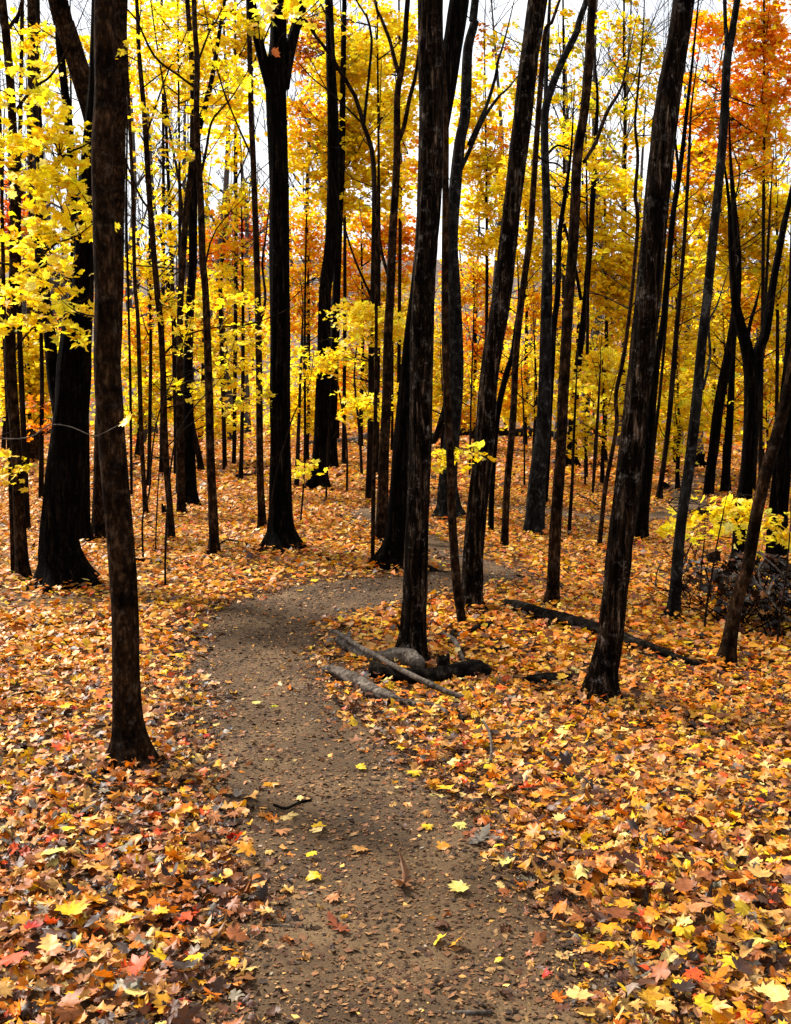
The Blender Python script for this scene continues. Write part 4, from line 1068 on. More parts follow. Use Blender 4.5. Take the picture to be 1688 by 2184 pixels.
for v in range(5):
    mt, mbr = MB(), MB()
    P = np.array([[0, 0, -0.3], [0.05, 0, 1.5], [-0.05, 0.05, 4], [0.1, 0, 7], [0.05, 0.1, 11.0]])
    P[1:, :2] += np.random.normal(0, 0.12, (4, 2))
    PP, RR = smooth_path(P, [0.16, 0.11, 0.095, 0.07, 0.02], 0.8)
    mt.add(*tube(PP, RR, 7))
    for k in range(13):
        j = int(len(PP) * np.random.uniform(0.28, 0.98)); j = min(j, len(PP) - 1)
        a = np.random.uniform(0, 2 * math.pi)
        d = np.array([math.cos(a), math.sin(a), np.random.uniform(0.5, 1.4)]); d /= np.linalg.norm(d)
        grow(mbr, PP[j], d, np.random.uniform(1.2, 2.6), RR[j] * 0.42, 2, 4, 0.007)
    BARE.append((mesh_np('trunk', np.vstack(mt.V), np.vstack(mt.Q), M['bare'], True), mesh_np('branches', np.vstack(mbr.V), np.vstack(mbr.Q), M['bare'], True)))
bares = []
BG = 'leafless grey trees in the background'
for i, (x, Y, s) in enumerate([(300, 28, .9), (335, 40, 1.1), (415, 44, 1.2), (500, 30, .95), (530, 42, 1.1), (668, 42, 1.2), (705, 36, 1), (1050, 30, .9), 
                               (1120, 44, 1.2), (1185, 32, 1), (1255, 29, .95), (1320, 33, 1), (1350, 43, 1.2), (1440, 38, 1.1), (1490, 34, 1), (1600, 36, 1.1), (1660, 40, 1.1), (110, 40, 1.1), (175, 33, 1)]):
    f = at(x, 1092, Y); f[2] = float(hgt(f[0], f[1]))
    o = empty('bare_tree', f)
    o.rotation_euler.z = i * 2.1
    o.scale = (s, s, s * (1 + 0.06 * (i % 4)))
    tag(o, 'leafless grey tree standing far back before the pale sky', 'tree', BG)
    link('trunk', BARE[i % 5][0], o); link('branches', BARE[i % 5][1], o)['kind'] = 'stuff'
    bares.append((x, o))
place_labels(bares, 'far leafless grey tree')

# far wood: one mass on the slope
FV, FQ, nfv = [], [], 0
src = []
for v in range(5):
    mbw = MB()
    for me in BARE[v]:
        co = np.empty(len(me.vertices) * 3); me.vertices.foreach_get('co', co)
        q = np.empty(len(me.loops), np.int32); me.loops.foreach_get('vertex_index', q)
        mbw.add(co.reshape(-1, 3), q.reshape(-1, 4))
    src.append((np.vstack(mbw.V), np.vstack(mbw.Q)))
for i in range(140):
    Y = 47 + 85 * ((i * 0.618) % 1.0)
    X = random.uniform(-0.58, 0.58) * Y
    V, Qd = src[i % 5]
    a = random.uniform(0, 6.28); s = random.uniform(0.8, 1.3)
    Vr = np.stack([V[:, 0] * math.cos(a) - V[:, 1] * math.sin(a), V[:, 0] * math.sin(a) + V[:, 1] * math.cos(a), V[:, 2]], -1) * s
    if i % 6:                                  # most keep only the larger limbs
        Qd = Qd[:int(len(Qd) * 0.22)]
    Vr = Vr + np.array([X, Y, float(hgt(X, Y))])
    FV.append(Vr); FQ.append(Qd + nfv); nfv += len(Vr)
fw = link('far_wood', mesh_np('far_wood', np.vstack(FV), np.vstack(FQ), M['bare'], True))
tag(fw, 'far-off grey leafless wood covering the slope behind', 'wood', None, 'stuff')

# low leafy undergrowth far back, one mass along the foot of the slope
m = 76000
Yf = rng.uniform(34, 95, m) ** 1.0; Xf = rng.uniform(-0.58, 0.58, m) * Yf
keep = n2(Xf, Yf, 0.35, 41) + 0.5 * n2(Xf, Yf, 1.1, 42) > 0.72
Xf, Yf = Xf[keep], Yf[keep]; m = len(Xf)
tops = 1.2 + 6.0 * n2(Xf, Yf, 0.3, 43) ** 2
Zf = hgt(Xf, Yf) + tops * rng.uniform(0.05, 1, m)
lb = LB()
cu = np.where((n2(Xf, Yf, 0.12, 44) > 0.5)[:, None], palette(m, dict(cy=40, cg=30, cb=10, orange=8, green=8)), palette(m, dict(orange=24, cg=30, brown=26, cy=20, redorange=6)))
lb.add(*leaves(MAPLE_T, np.stack([Xf, Yf, Zf], -1), rng.uniform(0.14, 0.30, m) * (Yf / 45) ** 0.5, np.abs(rng.normal(0.8, 0.5, m)), cu, 0.3))
ug = lb.build('undergrowth', M['crown'])
tag(ug, 'low gold and brown undergrowth along the foot of the far slope', 'undergrowth', None, 'stuff')

# ------------------------------------------------------------------ dead wood on the ground
def ground_log(name, label, pts, mat, lift=0.35, cat='log', group=None, seg=26, rough=0.20, knots=0, up=None):
    """pts: (x, y, width px[, height above ground in widths])"""
    P, R = [], []
    for q in pts:
        x, y, w = q[:3]
        g = ground(x, y)
        r = wsize(g, w) * 0.5
        hgtf = q[3] if len(q) > 3 else lift
        g[2] += r * 2 * hgtf + 0.026
        P.append(g); R.append(r)
    seed_count[0] += 1
    LOGLINES.append((np.array(P)[:, :2], max(R)))
    PP, RR = smooth_path(P, R, max(0.015, min(R) * 0.7))
    o0 = P[len(P) // 2].copy()
    V, Qd = tube(PP, RR, seg, barkdisp(rough, 2.8, 11, seed_count[0], 3, 0.0), np.array([0.05, 0.1, 1.0]))
    o = link(name, mesh_np(name, V - o0, Qd, M[mat], True), None, o0)
    tag(o, label, cat, group)
    return o
LOGLINES = []
PILE = 'logs and branches in the pile by the middle trunk'
ground_log('log', 'bent pale grey log with a forked end at the foot of the middle trunk', [(722, 1384, 17, .6), (742, 1394, 24), (765, 1408, 25), (790, 1420, 27, .4), (820, 1424, 26, .5), (850, 1426, 34, .5), (878, 1432, 36, .5), (893, 1442, 30, .4)], 'deadwood', group=PILE)
ground_log('branch_fork', 'short upright pale prong at the tip of the bent grey log', [(738, 1390, 12, .3), (744, 1378, 12, 1.0), (748, 1372, 5, 3.0)], 'deadwood', cat='branch', group=PILE)
ground_log('log', 'split weathered grey log lying at the trail edge, lowest of the pile', [(690, 1438, 10, .3), (706, 1446, 20), (735, 1458, 26), (765, 1475, 30), (800, 1494, 26), (835, 1508, 22), (858, 1514, 14, .3)], 'deadwood', group=PILE, rough=0.16)
ground_log('log', 'pale half-buried log end continuing the split grey log', [(862, 1512, 14, .1), (890, 1520, 17, .2), (930, 1524, 16, .2), (955, 1534, 10, .05)], 'deadwood', group=PILE)
ground_log('log', 'thick dark rotten log curving between the pile logs', [(792, 1452, 34, .45), (830, 1458, 30, .4), (880, 1465, 32, .4), (930, 1464, 34, .4), (975, 1456, 36, .4), (1020, 1450, 36, .4), (1042, 1454, 24, .3)], 'rotwood', group=PILE, rough=0.13)
ground_log('branch', 'long thin curved branch laid across the log pile', [(706, 1376, 7, 3.2), (722, 1388, 9, 3.2), (760, 1414, 10, 3.0), (810, 1446, 11, 3.0), (860, 1472, 12, 2.6), (910, 1488, 13, 1.6), (950, 1498, 13, 1.0), (1000, 1506, 8, .6)], 'deadwood', cat='branch', group=PILE, seg=10)
ground_log('log', 'short black rotten log beside the flaking leaning trunk', [(1118, 1470, 18, .4), (1135, 1472, 25), (1165, 1468, 27), (1195, 1463, 22), (1218, 1458, 12)], 'rotwood', rough=0.2)
ground_log('fallen_trunk', 'long dark fallen trunk lying behind the flaking leaning trunk', [(1078, 1303, 18, .45), (1105, 1310, 24), (1150, 1326, 27), (1200, 1340, 29), (1260, 1358, 31), (1310, 1372, 28), (1350, 1388, 24), (1400, 1402, 19), (1450, 1420, 15), (1492, 1430, 10, .2)], 'rotwood', rough=0.12)
ground_log('branch', 'thin branch lying right of the leaning grey trunk foot', [(1530, 1420, 6, .5), (1570, 1428, 7), (1600, 1440, 8), (1635, 1452, 8), (1668, 1466, 5, .2)], 'rotwood', cat='branch')
ground_log('branch', 'forked pale branch right of the middle trunk foot', [(934, 1362, 9, .5), (955, 1370, 10), (970, 1380, 11), (980, 1400, 10), (992, 1428, 7, .2)], 'deadwood', cat='branch', group=PILE, seg=10)
ground_log('log', 'small mossy grey chunk behind the broken stump', [(1008, 1357, 10, .4), (1020, 1353, 13), (1040, 1345, 13), (1048, 1340, 9)], 'rotwood', group=PILE)
ground_log('branch', 'dark thin stick behind the short log chunk, pointing right', [(1000, 1368, 4, .5), (1030, 1372, 7), (1050, 1377, 9), (1070, 1385, 5)], 'rotwood', cat='branch', group=PILE, seg=8)
ground_log('branch', 'dark stubby branch right of the pile, pointing right', [(1022, 1394, 6, .5), (1045, 1398, 9), (1065, 1400, 11), (1084, 1396, 9)], 'rotwood', cat='branch', group=PILE, seg=10)
ground_log('branch', 'black knob of wood behind the middle trunk pile', [(962, 1372, 9, .3), (966, 1366, 11, .6), (972, 1362, 7, 1.0)], 'rotwood', cat='branch', group=PILE, seg=8)
ground_log('twig', 'curved grey twig arching out of the leaves below the pile', [(1024, 1548, 4, .5), (1034, 1570, 5, 3), (1044, 1600, 6, 4), (1048, 1620, 6, 2), (1046, 1640, 6, .2)], 'deadwood', cat='twig', seg=8)
ground_log('twig', 'arched thin twig on the leaves right of the curved grey one', [(1088, 1612, 4, .5), (1100, 1585, 4, 3), (1122, 1570, 4, 5), (1150, 1570, 4, 4), (1180, 1580, 3, .5)], 'deadwood', cat='twig', seg=8)
ground_log('twig', 'dark crooked peg of wood below the split grey log', [(975, 1530, 6, .6), (982, 1540, 8, .5), (988, 1552, 7, .3)], 'rotwood', cat='twig', seg=8)
ground_log('twig', 'bowed twig standing left of the flaking trunk foot', [(1222, 1570, 3, .3), (1250, 1548, 3, 3), (1258, 1515, 3, 6), (1252, 1490, 3, 3)], 'rotwood', cat='twig', seg=6)
ground_log('twig', 'hooked dark twig on the open leaves at right', [(1460, 1571, 4, .3), (1480, 1567, 5), (1500, 1564, 5, 1), (1508, 1556, 4, 2.5)], 'rotwood', cat='twig', seg=8)
ground_log('branch', 'long thin curved stick on the leaves at the right edge', [(1565, 1545, 4, .4), (1590, 1542, 4), (1615, 1548, 4), (1640, 1558, 4), (1664, 1568, 4)], 'rotwood', cat='branch', seg=8)
ground_log('branch', 'short straight stick on the leaves before the leaning grey trunk', [(1470, 1385, 6, .4), (1485, 1378, 6), (1500, 1371, 5)], 'rotwood', cat='branch', seg=8)
ground_log('twig', 'thin dark twig lying left of the left maple foot', [(0, 1506, 4, .6), (40, 1496, 4, 1.2), (78, 1490, 4, 1), (96, 1498, 3, .3)], 'rotwood', cat='twig', seg=8)
ground_log('branch', 'grey stick poking in at the left edge in the brown leaves', [(0, 1808, 10, .4), (25, 1822, 9), (44, 1832, 7, .2)], 'deadwood', cat='branch', seg=8)
ground_log('branch', 'dark broken stick at the left edge of the trail', [(585, 1735, 6, .4), (610, 1742, 7), (640, 1728, 6), (665, 1722, 5)], 'rotwood', cat='branch', seg=8)
ground_log('branch', 'flat split stick on the trail edge at lower left', [(480, 2072, 5, .3), (540, 2070, 7), (600, 2074, 8), (660, 2080, 5, .2)], 'deadwood', cat='branch', seg=8)
ground_log('branch', 'pale stick half sunk in the trail at the bottom edge', [(880, 2178, 9, .1), (960, 2184, 11, .1), (1050, 2182, 9, .1)], 'deadwood', cat='branch', seg=8)
ground_log('branch', 'slender reddish twig lying flat across the trail', [(560, 1996, 3, .5), (600, 1994, 4), (650, 1998, 3)], 'deadwood', cat='branch', seg=6)
ground_log('fallen_trunk', 'far black fallen trunk lying level behind the rough leaning trunk', [(905, 950, 10, .9), (940, 942, 14, 1), (1000, 938, 16, 1), (1080, 936, 16, .8), (1160, 934, 15, .6), (1240, 936, 12, .5), (1290, 934, 10, .4)], 'rotwood')
ground_log('fallen_trunk', 'far grey fallen log behind the broad-rooted dark tree', [(650, 950, 8, .5), (700, 948, 9), (760, 944, 12), (800, 938, 13), (860, 930, 12), (905, 925, 9)], 'deadwood')
ground_log('branch', 'grey broken limb rising from the far fallen log', [(755, 950, 8, .3), (775, 940, 8, .8), (800, 925, 7, 1.5), (815, 915, 5, 2.5)], 'deadwood', cat='branch')
ground_log('fallen_trunk', 'fallen brown trunk lying behind the leaning grey trunk at right', [(1462, 1216, 8, .5), (1500, 1226, 12), (1535, 1236, 16), (1570, 1246, 20), (1600, 1256, 20)], 'deadwood')
ground_log('branch', 'dark stick on the leaves left of the thin crooked trunk', [(1230, 1060, 4, .6), (1250, 1070, 6), (1268, 1081, 6), (1275, 1086, 4)], 'rotwood', cat='branch', seg=8)
ground_log('branch', 'thin dark branch lying right of the left maple', [(290, 1203, 8, .4), (310, 1202, 8), (335, 1206, 5), (370, 1210, 4), (405, 1212, 3)], 'rotwood', cat='branch', seg=8)
ground_log('branch', 'bare branch lying left of the black forked tree foot', [(465, 1170, 4, .6), (490, 1165, 5, 1.5), (520, 1168, 6), (550, 1168, 4)], 'rotwood', cat='branch', seg=8)
ground_log('branch', 'dark curved limb on the leaves behind the straight slim trunk', [(505, 1022, 7, .5), (525, 1019, 7), (540, 1018, 7), (552, 1010, 6, 1.5)], 'rotwood', cat='branch', seg=8)
ground_log('root', 'dark exposed root running off right behind the middle trunk', [(905, 1218, 14, .3), (920, 1224, 11), (935, 1228, 7), (955, 1228, 4, .1)], 'rotwood', cat='root')
ground_log('root', 'black root reaching right from the massive oak', [(172, 1232, 22, .25), (188, 1244, 16, .25), (202, 1254, 9, .2)], 'rotwood', cat='root')
ground_log('fallen_trunk', 'far brown fallen stem behind the thin straight grey trunk', [(272, 998, 5, .5), (300, 992, 6), (330, 984, 6), (350, 980, 5)], 'rotwood', cat='log')

# broken stump and other stubs: ragged ring of splinters on a short bole
def stump(name, label, x, y, wpx, hpx, mat='rotwood', slant=0.0, cat='stump', ragged=0.25):
    g = ground(x, y)
    r = wsize(g, wpx) / 2; h = wsize(g, hpx)
    seg = 22
    th = np.arange(seg) * 2 * math.pi / seg
    rows = []
    zz = [-0.05, 0, 0.25, 0.55, 0.85, 1.0]
    rad = [1.35, 1.25, 1.03, 0.98, 0.94, 0.9]
    for z, k in zip(zz, rad):
        nz_ = vnoise(np.stack([np.cos(th) * 2 + x, np.sin(th) * 2, np.full(seg, z * 2)], -1), 4)
        top = h * (1 + (ragged * (vnoise(np.stack([np.cos(th) * 3 + x, np.sin(th) * 3, 0 * th], -1), 6) - 0.5) * 2 - slant * np.cos(th)) * (z > 0.8))
        rr = r * k * (0.85 + 0.3 * nz_)
        rows.append(np.stack([rr * np.cos(th), rr * np.sin(th), (top if z > 0 else h + 0 * th) * z], -1))
    inner = rows[-1].copy(); inner[:, :2] *= 0.62; inner[:, 2] -= 0.3 * r
    ctr = inner.copy(); ctr[:, :2] *= 0.05; ctr[:, 2] = inner[:, 2].mean()
    rows += [inner, ctr]
    V = np.vstack(rows); n = len(rows)
    a = np.arange(n - 1)[:, None] * seg; j = np.arange(seg)[None]; k = (j + 1) % seg
    Qd = np.stack([a + j, a + k, a + seg + k, a + seg + j], -1).reshape(-1, 4)
    o = link(name, mesh_np(name, V, Qd, M[mat], True), None, g)
    return tag(o, label, cat)
stump('stump', 'small broken reddish-brown stump right of the middle trunk', 945, 1442, 28, 42, 'rotwood')
stump('stump', 'small slant-topped dark stump with a pale cap beside a thin dark trunk', 1418, 1048, 20, 18, 'rotwood', 0.25)
stump('stump', 'squat black stump behind the pale knotted trunk', 1522, 1206, 30, 26, 'rotwood', 0.1)
stump('stump', 'low black stump under the near yellow spray', 1497, 1112, 24, 24, 'rotwood', 0.2)
stump('stump', 'black stump under the slim dark trunk behind the near yellow spray', 1540, 1125, 18, 18, 'rotwood', 0.1)
stump('stump', 'dark lump of a stump at the foot of the slim trunk with loose yellow sprays', 350, 1100, 11, 22, 'rotwood', 0.1)

# upturned root mass: a leaning disc of soil and roots
g = ground(1490, 1008)
mbx = MB()
r0 = wsize(g, 26)
cx = g + np.array([0, 0, r0 * 0.9])
far_trunks = []
for i in range(14):
    a = random.uniform(0, 2 * math.pi); q = random.uniform(0.3, 1.15) * r0
    e = cx + np.array([math.cos(a) * q, random.uniform(-0.25, 0.25) * r0, math.sin(a) * q * 1.0])
    e[2] = max(e[2], g[2] - 0.03)
    s0 = cx + np.random.normal(0, 0.12 * r0, 3)
    mbx.add(*tube(*smooth_path([s0, (s0 + e) / 2 + np.random.normal(0, 0.12 * r0, 3), e], [r0 * 0.28, r0 * 0.2, r0 * 0.03], r0 / 6), 6, barkdisp(0.25, 2, 6, i, 3, 0)))
ro = mbx.build('root_plate', M['oak'], None, loc=g, origin=g)
tag(ro, 'black upturned root mass behind the pale knotted trunk', 'root mass')

# dead brush at the right edge
b0 = ground(1655, 1330)
root = empty('dead_brush', b0)
tag(root, 'dark tangle of dead brush with bare grey twigs at the right edge', 'brush')
mbx = MB()
for i in range(220):
    p = b0 + np.array([random.uniform(-0.45, 0.95), random.uniform(-0.5, 0.9), 0.0])
    p[2] = float(hgt(p[0], p[1]))
    L = random.uniform(0.2, 0.55)
    d = np.array([random.gauss(0, 0.9), random.gauss(0, 0.6), random.uniform(0.25, 1.0)]); d /= np.linalg.norm(d)
    p2 = p + d * L; p1 = p + d * L * 0.5 + np.random.normal(0, 0.06, 3)
    mbx.add(*tube(*smooth_path([p, p1, p2], [0.006, 0.004, 0.002], 0.08), 4, None, None, False))
    for s in range(2):
        d2 = d + np.random.normal(0, 0.7, 3); d2 /= np.linalg.norm(d2)
        e = p1 + d2 * L * 0.4
        mbx.add(*tube(np.array([p1, (p1 + e) / 2 + np.random.normal(0, 0.02, 3), e]), np.array([0.003, 0.0025, 0.0015]), 3, None, None, False))
mbx.build('branches', M['oak'], root, origin=b0)['kind'] = 'stuff'
mbx = MB()
for pts in ([(1700, 1335), (1660, 1300), (1635, 1265), (1615, 1245), (1608, 1228)], [(1640, 1268), (1648, 1240), (1665, 1225)], [(1625, 1250), (1618, 1215), (1632, 1190)], [(1690, 1250), (1655, 1210), (1632, 1190), (1620, 1175)], [(1600, 1370), (1625, 1345), (1650, 1330)]):
    P = [at(x, y, b0[1] - 0.45 + 0.05 * k) for k, (x, y) in enumerate(pts)]
    mbx.add(*tube(*smooth_path(P, np.linspace(0.009, 0.003, len(P)), 0.04), 6, None, None, False))
mbx.build('pale_twigs', M['deadwood'], root, origin=b0)['kind'] = 'stuff'
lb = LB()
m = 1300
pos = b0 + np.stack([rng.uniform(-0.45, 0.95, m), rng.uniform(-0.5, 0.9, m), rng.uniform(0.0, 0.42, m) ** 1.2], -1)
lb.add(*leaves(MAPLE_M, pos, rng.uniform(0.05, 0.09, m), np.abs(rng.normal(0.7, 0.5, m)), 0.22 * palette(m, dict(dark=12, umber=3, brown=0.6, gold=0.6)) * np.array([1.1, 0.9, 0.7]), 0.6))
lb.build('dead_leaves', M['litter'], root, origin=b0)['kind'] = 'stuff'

# ------------------------------------------------------------------ single leaves one can pick out
def one_leaf(label, x, y, w, c, tl=0.12, oak=False, yaw=None, lift=0.02):
    g = ground(x, y)
    s = wsize(g, w) * 1.02
    me = OAKMESH[int(x) % 3] if oak else LEAFMESH[int(x * 7 + y) % 9][1]
    o = put_leaf('oak_leaf' if oak else 'maple_leaf', me, g + np.array([0, 0, lift]), s * (1.35 if oak else 1.0), tl, (COL[c] if isinstance(c, str) else c) * 0.6, yaw)
    return tag(o, label, 'leaf', 'single leaves on the trail')
for a in [('yellow maple leaf before the foot of the left maple, on the trail', 575, 1637, 32, 'pale'), ('orange-yellow leaf on the trail right of the left maple foot', 580, 1685, 42, 'gold'),
          ('pale small leaf on the trail, above the pair of cream leaves', 641, 1721, 24, 'cream'), ('cream leaf of the pair at the left trail edge', 613, 1758, 46, 'cream'), ('pinkish curled leaf at the left trail edge', 602, 1790, 44, 'pink'),
          ('yellow leaf lying over a tan one on the trail', 680, 1780, 36, 'yellow'), ('tan leaf half under a yellow one on the trail', 676, 1792, 36, 'cream'), ('bright yellow leaf at the left side of the trail', 664, 1843, 36, 'bright'),
          ('peach-coloured leaf alone in the middle of the trail', 770, 1830, 50, 'tan'), ('flat yellow-green leaf low on the left of the trail', 670, 1889, 52, 'yellow'), ('dull rose leaf on the trail left of the middle', 712, 1935, 44, 'pink'),
          ('orange leaf standing on edge at the left of the trail', 565, 1952, 54, 'orange'), ('small gold scrap of leaf on the trail', 735, 1977, 22, 'gold'), ('small tan leaf high in the middle of the trail', 907, 1752, 32, 'tan'),
          ('deep yellow leaf right of the middle of the trail', 912, 1780, 38, 'yellow'), ('large pale yellow leaf on the right half of the trail', 983, 1777, 44, 'pale'), ('folded yellow-tan leaf on the trail with an acorn-like bump', 945, 1826, 40, 'gold'),
          ('bright yellow leaf at the right trail edge, below a paler one', 950, 1701, 46, 'yellow'), ('wide yellow leaf at the right trail edge', 884, 1661, 44, 'bright'), ('little cream leaf in the middle of the trail', 849, 1696, 28, 'cream'),
          ('pale yellow flat leaf lying alone on the lower right of the trail', 981, 1921, 56, 'pale'), ('tan-yellow curled leaf at the right edge of the trail', 1072, 1911, 44, 'cream'), ('cream-yellow leaf above the tan curled one', 1076, 1861, 40, 'pale'),
          ('upright yellow leaf low in the trail beside a brown one', 936, 2031, 40, 'bright'), ('yellow leaf lying against the upright yellow one', 974, 2037, 48, 'gold'), ('glossy brown folded leaf low in the trail', 942, 1992, 54, 'umber'),
          ('yellow leaf in the upper part of the trail', 770, 1653, 30, 'bright'), ('orange leaf at the right edge of the upper trail', 846, 1599, 38, 'gold'), ('pale green leaf on the upper trail', 585, 1525, 26, 'green'),
          ('pale leaf close above the pale green one', 548, 1512, 28, 'pale'), ('small orange leaf on the narrow part of the trail', 566, 1319, 20, 'orange'), ('green-yellow leaf at the trail bend', 510, 1336, 20, 'green'),
          ('yellow leaf lying far up at the trail bend', 640, 1270, 18, 'yellow'), ('big bright yellow leaf standing out of the litter at right', 1585, 1982, 60, 'bright'), ('yellow leaf leaning beside the big bright one at right', 1541, 2014, 56, 'bright'),
          ('broad yellow leaf left of the two bright ones at right', 1456, 2024, 60, 'yellow'), ('small yellow leaf below the broad one at right', 1392, 2062, 46, 'yellow'), ('big yellow leaf on the dark soil at lower left', 156, 1990, 78, 'yellow'),
          ('large pale yellow leaf in the brown litter at left', 113, 1853, 76, 'pale'), ('orange star-shaped leaf standing in the litter at left', 372, 1868, 66, 'orange'), ('lemon leaf in the litter at left', 148, 1804, 44, 'bright'),
          ('yellow leaf right of the big one at lower left', 266, 2012, 46, 'yellow'), ('broad orange-gold leaf in the litter left of the trail', 226, 1786, 64, 'gold'), ('salmon leaf at the bottom edge left of the trail', 520, 2166, 64, 'redorange'),
          ('cream leaf at the bottom edge right of the trail', 1232, 2172, 66, 'cream'), ('red leaf near the right edge of the trail below the pile', 986, 1652, 44, 'redorange'), ('orange leaf below the curved grey twig', 1020, 1584, 46, 'orange'),
          ('flame-orange leaf in the lower left corner', 28, 2092, 80, 'redorange'), ('red leaf in the shade at lower left', 70, 1905 + 120, 50, 'red'), ('pale cream leaf in the lower right corner', 1628, 2050, 64, 'pale'), ('yellow leaf in the very lower right corner', 1560, 2080 + 20, 58, 'yellow')]:
    tl = 0.75 if 'standing' in a[0] or 'upright' in a[0] or 'leaning' in a[0] else random.uniform(0.05, 0.3)
    onlitter = 'litter' in a[0] or 'corner' in a[0] or 'right' in a[0][-10:] or 'left' in a[0][-12:]
    one_leaf(*a, tl=tl, lift=0.065 if a[1] < 480 or a[1] > 1180 else 0.035)
for a in [('russet oak leaf lying flat low on the trail', 722, 2001, 52, srgb(150, 78, 44)), ('brown oak leaf in the middle of the lower trail', 862, 1906, 60, srgb(140, 92, 54)), ('grey lobed oak leaf at the right of the trail', 1022, 1811, 50, srgb(120, 112, 100)),
          ('rusty oak leaf beside the grey lobed one', 1002, 1798, 44, srgb(150, 84, 40)), ('tan oak leaf at the right edge of the lower trail', 1165, 1895, 46, 'tan'), ('brown oak leaf lying at the left trail side', 520, 1925, 60, 'brown')]:
    one_leaf(*a, oak=True, lift=0.035)

# the dry leaf hanging from a thread-thin twig before the black forked tree
yh = 6.0
hp = at(588, 112, yh)
hl = put_leaf('hanging_leaf', LEAFMESH[5][1], hp, wsize(hp, 26), 1.35, srgb(150, 76, 20))
hl.rotation_euler = (1.5, 0.5, 0.3)
tag(hl, 'dry orange-brown leaf hanging before the fork of the black tree', 'leaf')
tw = MB()
P = [at(x, y, yh) for x, y in ((592, 100), (596, 82), (612, 66), (640, 40), (680, 0), (720, -60))]
tw.add(*tube(*smooth_path(P, [0.0012, 0.0015, 0.002, 0.0025, 0.003, 0.004], 0.03), 5, None, None, False))
t1 = tw.build('hanging_twig', M['twig'], None, loc=hp, origin=hp)
tag(t1, 'thread-thin twig holding the dry hanging leaf', 'twig')
# bare twig with one yellow leaf crossing the left maple
yt = 4.05
P = [at(x, y, yt) for x, y in ((-30, 934), (40, 936), (75, 928), (105, 906), (150, 910), (185, 925), (205, 930), (232, 918), (258, 904))]
tw = MB()
tw.add(*tube(*smooth_path(P, np.linspace(0.003, 0.0012, len(P)), 0.03), 5, None, None, False))
t2 = tw.build('reaching_twig', M['deadwood'], None, loc=P[4], origin=P[4])
tag(t2, 'thin bare twig reaching in from the left across the left maple', 'twig')
yl = put_leaf('maple_leaf', LEAFMESH[4][1], at(272, 898, yt), wsize(at(272, 898, yt), 42), 0.9, COL['yellow'])
tag(yl, 'single yellow leaf at the tip of the twig across the left maple', 'leaf')
# ------------------------------------------------------------------ leaf litter
litter = LB()
floor_leaves = []          # nearest and largest ones become objects of their own
def bare(X, Y):
    """0..1 how much leaf cover a spot has"""
    sdv = trail_sd(X, Y) + 0.40 * (n2(X, Y, 2.3, 11) - 0.5) + 0.24 * (n2(X, Y, 7, 12) - 0.5)
    cov = 0.026 + 0.10 * sstep((Y - 5.5) / 2.5) + 0.10 * sstep((Y - 9) / 2) + 0.99 * sstep((sdv + 0.30) / 0.50) ** 1.4
    q = ground(85, 1285)
    cov = cov * (1 - 0.88 * np.exp(-(((X - q[0]) / 0.85) ** 2 + ((Y - q[1]) / 0.42) ** 2)))
    for L, r in LOGLINES:                     # dead wood lies on top of the leaves
        cov = cov * (1 - 0.9 * (seg_dist(X, Y, L) < r * 1.05))
    patch = n2(X, Y, 1.7, 14)
    nearleft = sstep((3.6 - Y) / 0.8) * sstep((-X - 0.1) / 0.4)
    cov = cov * (1 - 0.65 * nearleft * sstep((patch - 0.42) / 0.2))
    return cov

def scatter(y0, y1, dens, margin):
    w1 = 0.365 * y1 * 1.12 + margin
    n = int(dens * (y1 - y0) * 2 * w1)
    Y = rng.uniform(y0, y1, n); X = rng.uniform(-w1, w1, n)
    k = np.abs(X) < 0.365 * Y * 1.12 + margin
    X, Y = X[k], Y[k]
    k = rng.uniform(0, 1, len(X)) < bare(X, Y)
    return X[k], Y[k]

def litter_band(y0, y1, dens, margin, tmpl, s0, tiltsd, curl, thick):
    X, Y = scatter(y0, y1, dens, margin)
    n = len(X)
    bank = np.zeros(n)                       # leaves bank up against the trunks
    for fx, fy_, fr in FEET:
        bank = np.maximum(bank, 0.028 * np.exp(-np.maximum(np.hypot(X - fx, Y - fy_) - fr, 0) / 0.10))
    Z = hgt(X, Y) + 0.012 + bank * rng.uniform(0.2, 1, n) + thick * rng.uniform(0, 1, n) ** 1.5 * np.clip(bare(X, Y), 0.15, 1)
    pos = np.stack([X, Y, Z], -1)
    size = s0 * np.clip(rng.lognormal(0, 0.36, n), 0.4, 1.7)
    tilt = np.abs(rng.normal(0, tiltsd, n))
    side = sstep((X + 0.35 * 0) / 0.5 + 0.5)
    far = sstep((Y - 3.6) / 3.0); far2 = sstep((Y - 10) / 8)
    u = rng.uniform(0, 1, n)
    cl = palette(n, P_NEARL); crr = palette(n, P_NEARR); cm = palette(n, P_MID); cf = palette(n, P_FAR)
    col = np.where((rng.uniform(0, 1, n) < side)[:, None], crr, cl)
    col = np.where((u < far)[:, None], cm, col)
    col = np.where((rng.uniform(0, 1, n) < far2)[:, None], cf, col)
    edge = np.clip(1 - trail_sd(X, Y) / 0.35, 0, 1)
    kb = rng.uniform(0, 1, n) < edge * (0.6 + 0.3 * (trail_sd(X, Y) < -0.05))
    col = np.where(kb[:, None], palette(n, dict(brown=4, umber=5, tan=3, dark=3, grey=1)), col)
    size = np.where(kb, size * 0.7, size)
    return pos, size, tilt, col * LITTER_TONE

# near leaves
pos, size, tilt, col = litter_band(1.5, 4.0, 1750, 0.6, MAPLE_H, 0.050, 0.5, 0.9, 0.05)
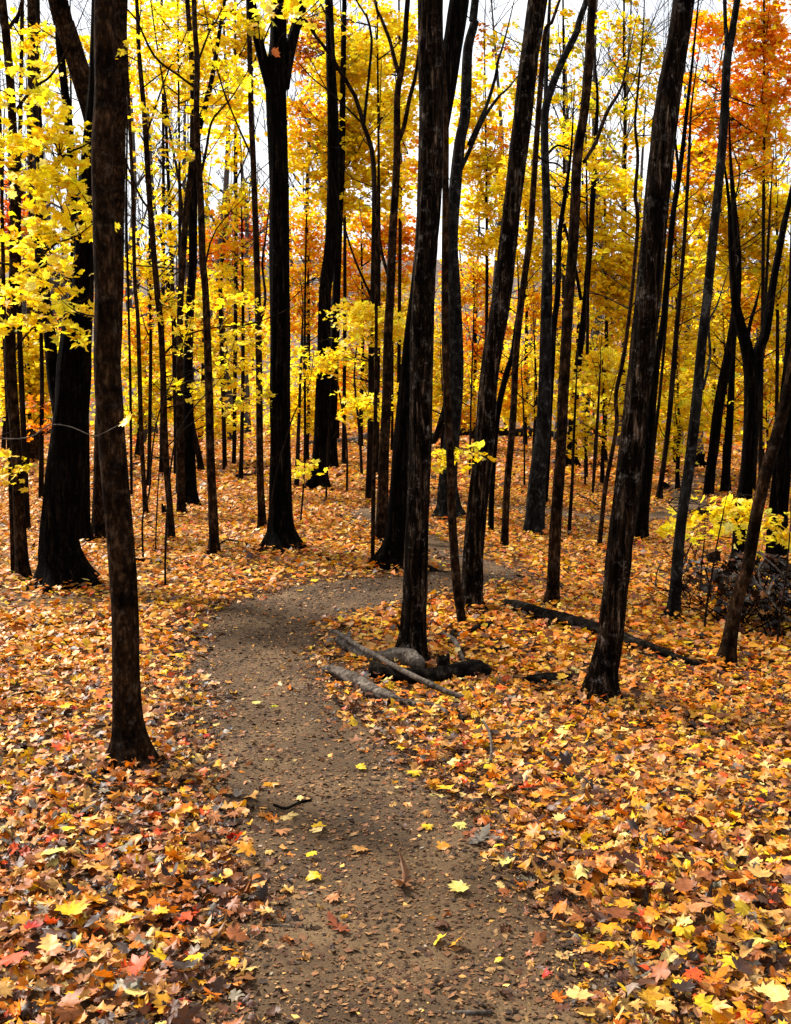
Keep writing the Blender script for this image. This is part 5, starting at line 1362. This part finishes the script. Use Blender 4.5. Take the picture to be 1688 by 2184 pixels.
# 260 of the largest in the picture, lying uppermost, are single objects
dcam = np.linalg.norm(pos - CAM, axis=1)
d = pos - CAM
zc = d @ FWD
px = PW / 2 + F * d[:, 0] / zc
py = PH / 2 - F * (d @ UP) / zc
inview = (px > 20) & (px < PW - 20) & (py < PH - 20)
score = np.where(inview, size / dcam, 0)
big = np.argsort(-score)[:240]
sel = np.zeros(len(pos), bool); sel[big] = True
kind = rng.uniform(0, 1, len(pos))
for tm, lo, hi in ((MAPLE_H, 0.0, 0.78), (OAK_H, 0.78, 0.88), (OVAL_H, 0.88, 1.01)):
    k = (~sel) & (kind >= lo) & (kind < hi)
    litter.add(*leaves(tm, pos[k], size[k], tilt[k], col[k], 0.75))
single = [(pos[i], size[i], tilt[i], col[i]) for i in big]
# middle and far leaves
for y0, y1, dn, tm, s0, cu in ((4.0, 6.2, 1600, MAPLE_M, 0.046, 0.65), (6.2, 8.2, 1500, MAPLE_S, 0.046, 0.6), (8.2, 15.5, 900, MAPLE_T, 0.051, 0.5), (15.5, 27, 260, MAPLE_T, 0.085, 0.4), (27, 48, 60, MAPLE_T, 0.16, 0.4)):
    pos, size, tilt, col = litter_band(y0, y1, dn, 1.0, tm, s0, 0.45, cu, 0.05)
    litter.add(*leaves(tm, pos, size, tilt, col, cu))
lo = litter.build('leaf_litter', M['litter'])
tag(lo, 'deep litter of fallen orange and tan maple leaves on both sides of the trail', 'leaf litter', None, 'stuff')

# crumbled leaf and bark fragments trodden into the trail
n = 240000
X = rng.uniform(-2.6, 2.2, n); Y = rng.uniform(1.3, 9.0, n) ; Y = 1.3 + (Y - 1.3) ** 1.25 / 7.7 ** 0.25
sdv = trail_sd(X, Y) + 0.15 * (n2(X, Y, 3, 21) - 0.5)
k = (sdv < 0.30) & (rng.uniform(0, 1, n) < 0.35 + 0.8 * n2(X, Y, 4, 22)) & (np.abs(X) < 0.42 * Y + 0.6)
X, Y = X[k], Y[k]; n = len(X)
size = rng.lognormal(math.log(0.0125), 0.55, n)
size = np.clip(size, 0.005, 0.05)
FLAKE = (np.array([[-0.5, -0.1, 0], [0.05, -0.26, 0.04], [0.5, 0.06, 0], [-0.1, 0.28, 0.05]], float), np.array([[0, 1, 2], [0, 2, 3]]))
pos = np.stack([X, Y, hgt(X, Y) + 0.022 + 0.03 * (n2(X, Y, 3.1, 6) - 0.5) + 0.014 * (n2(X, Y, 9, 5) - 0.5) + 0.003], -1)
col = 0.9 * palette(n, dict(m1=20, m2=26, m3=26, m4=8, m5=22, tan=0.8, grey=0.8))
fb = LB()
fb.add(*leaves(FLAKE, pos, size, np.abs(rng.normal(0, 0.35, n)), col, 0.3))
fo = fb.build('leaf_fragments', M['chips'])
tag(fo, 'crumbled brown leaf and bark fragments trodden into the trail', 'debris', None, 'stuff')

for i, (p, s, tl, c) in enumerate(single):
    me = OAKMESH[i % 3] if i % 11 == 0 else LEAFMESH[i % 7][1]
    put_leaf('leaf', me, p + np.array([0, 0, 0.012]), s, min(tl, 0.7), c, parent=floor)
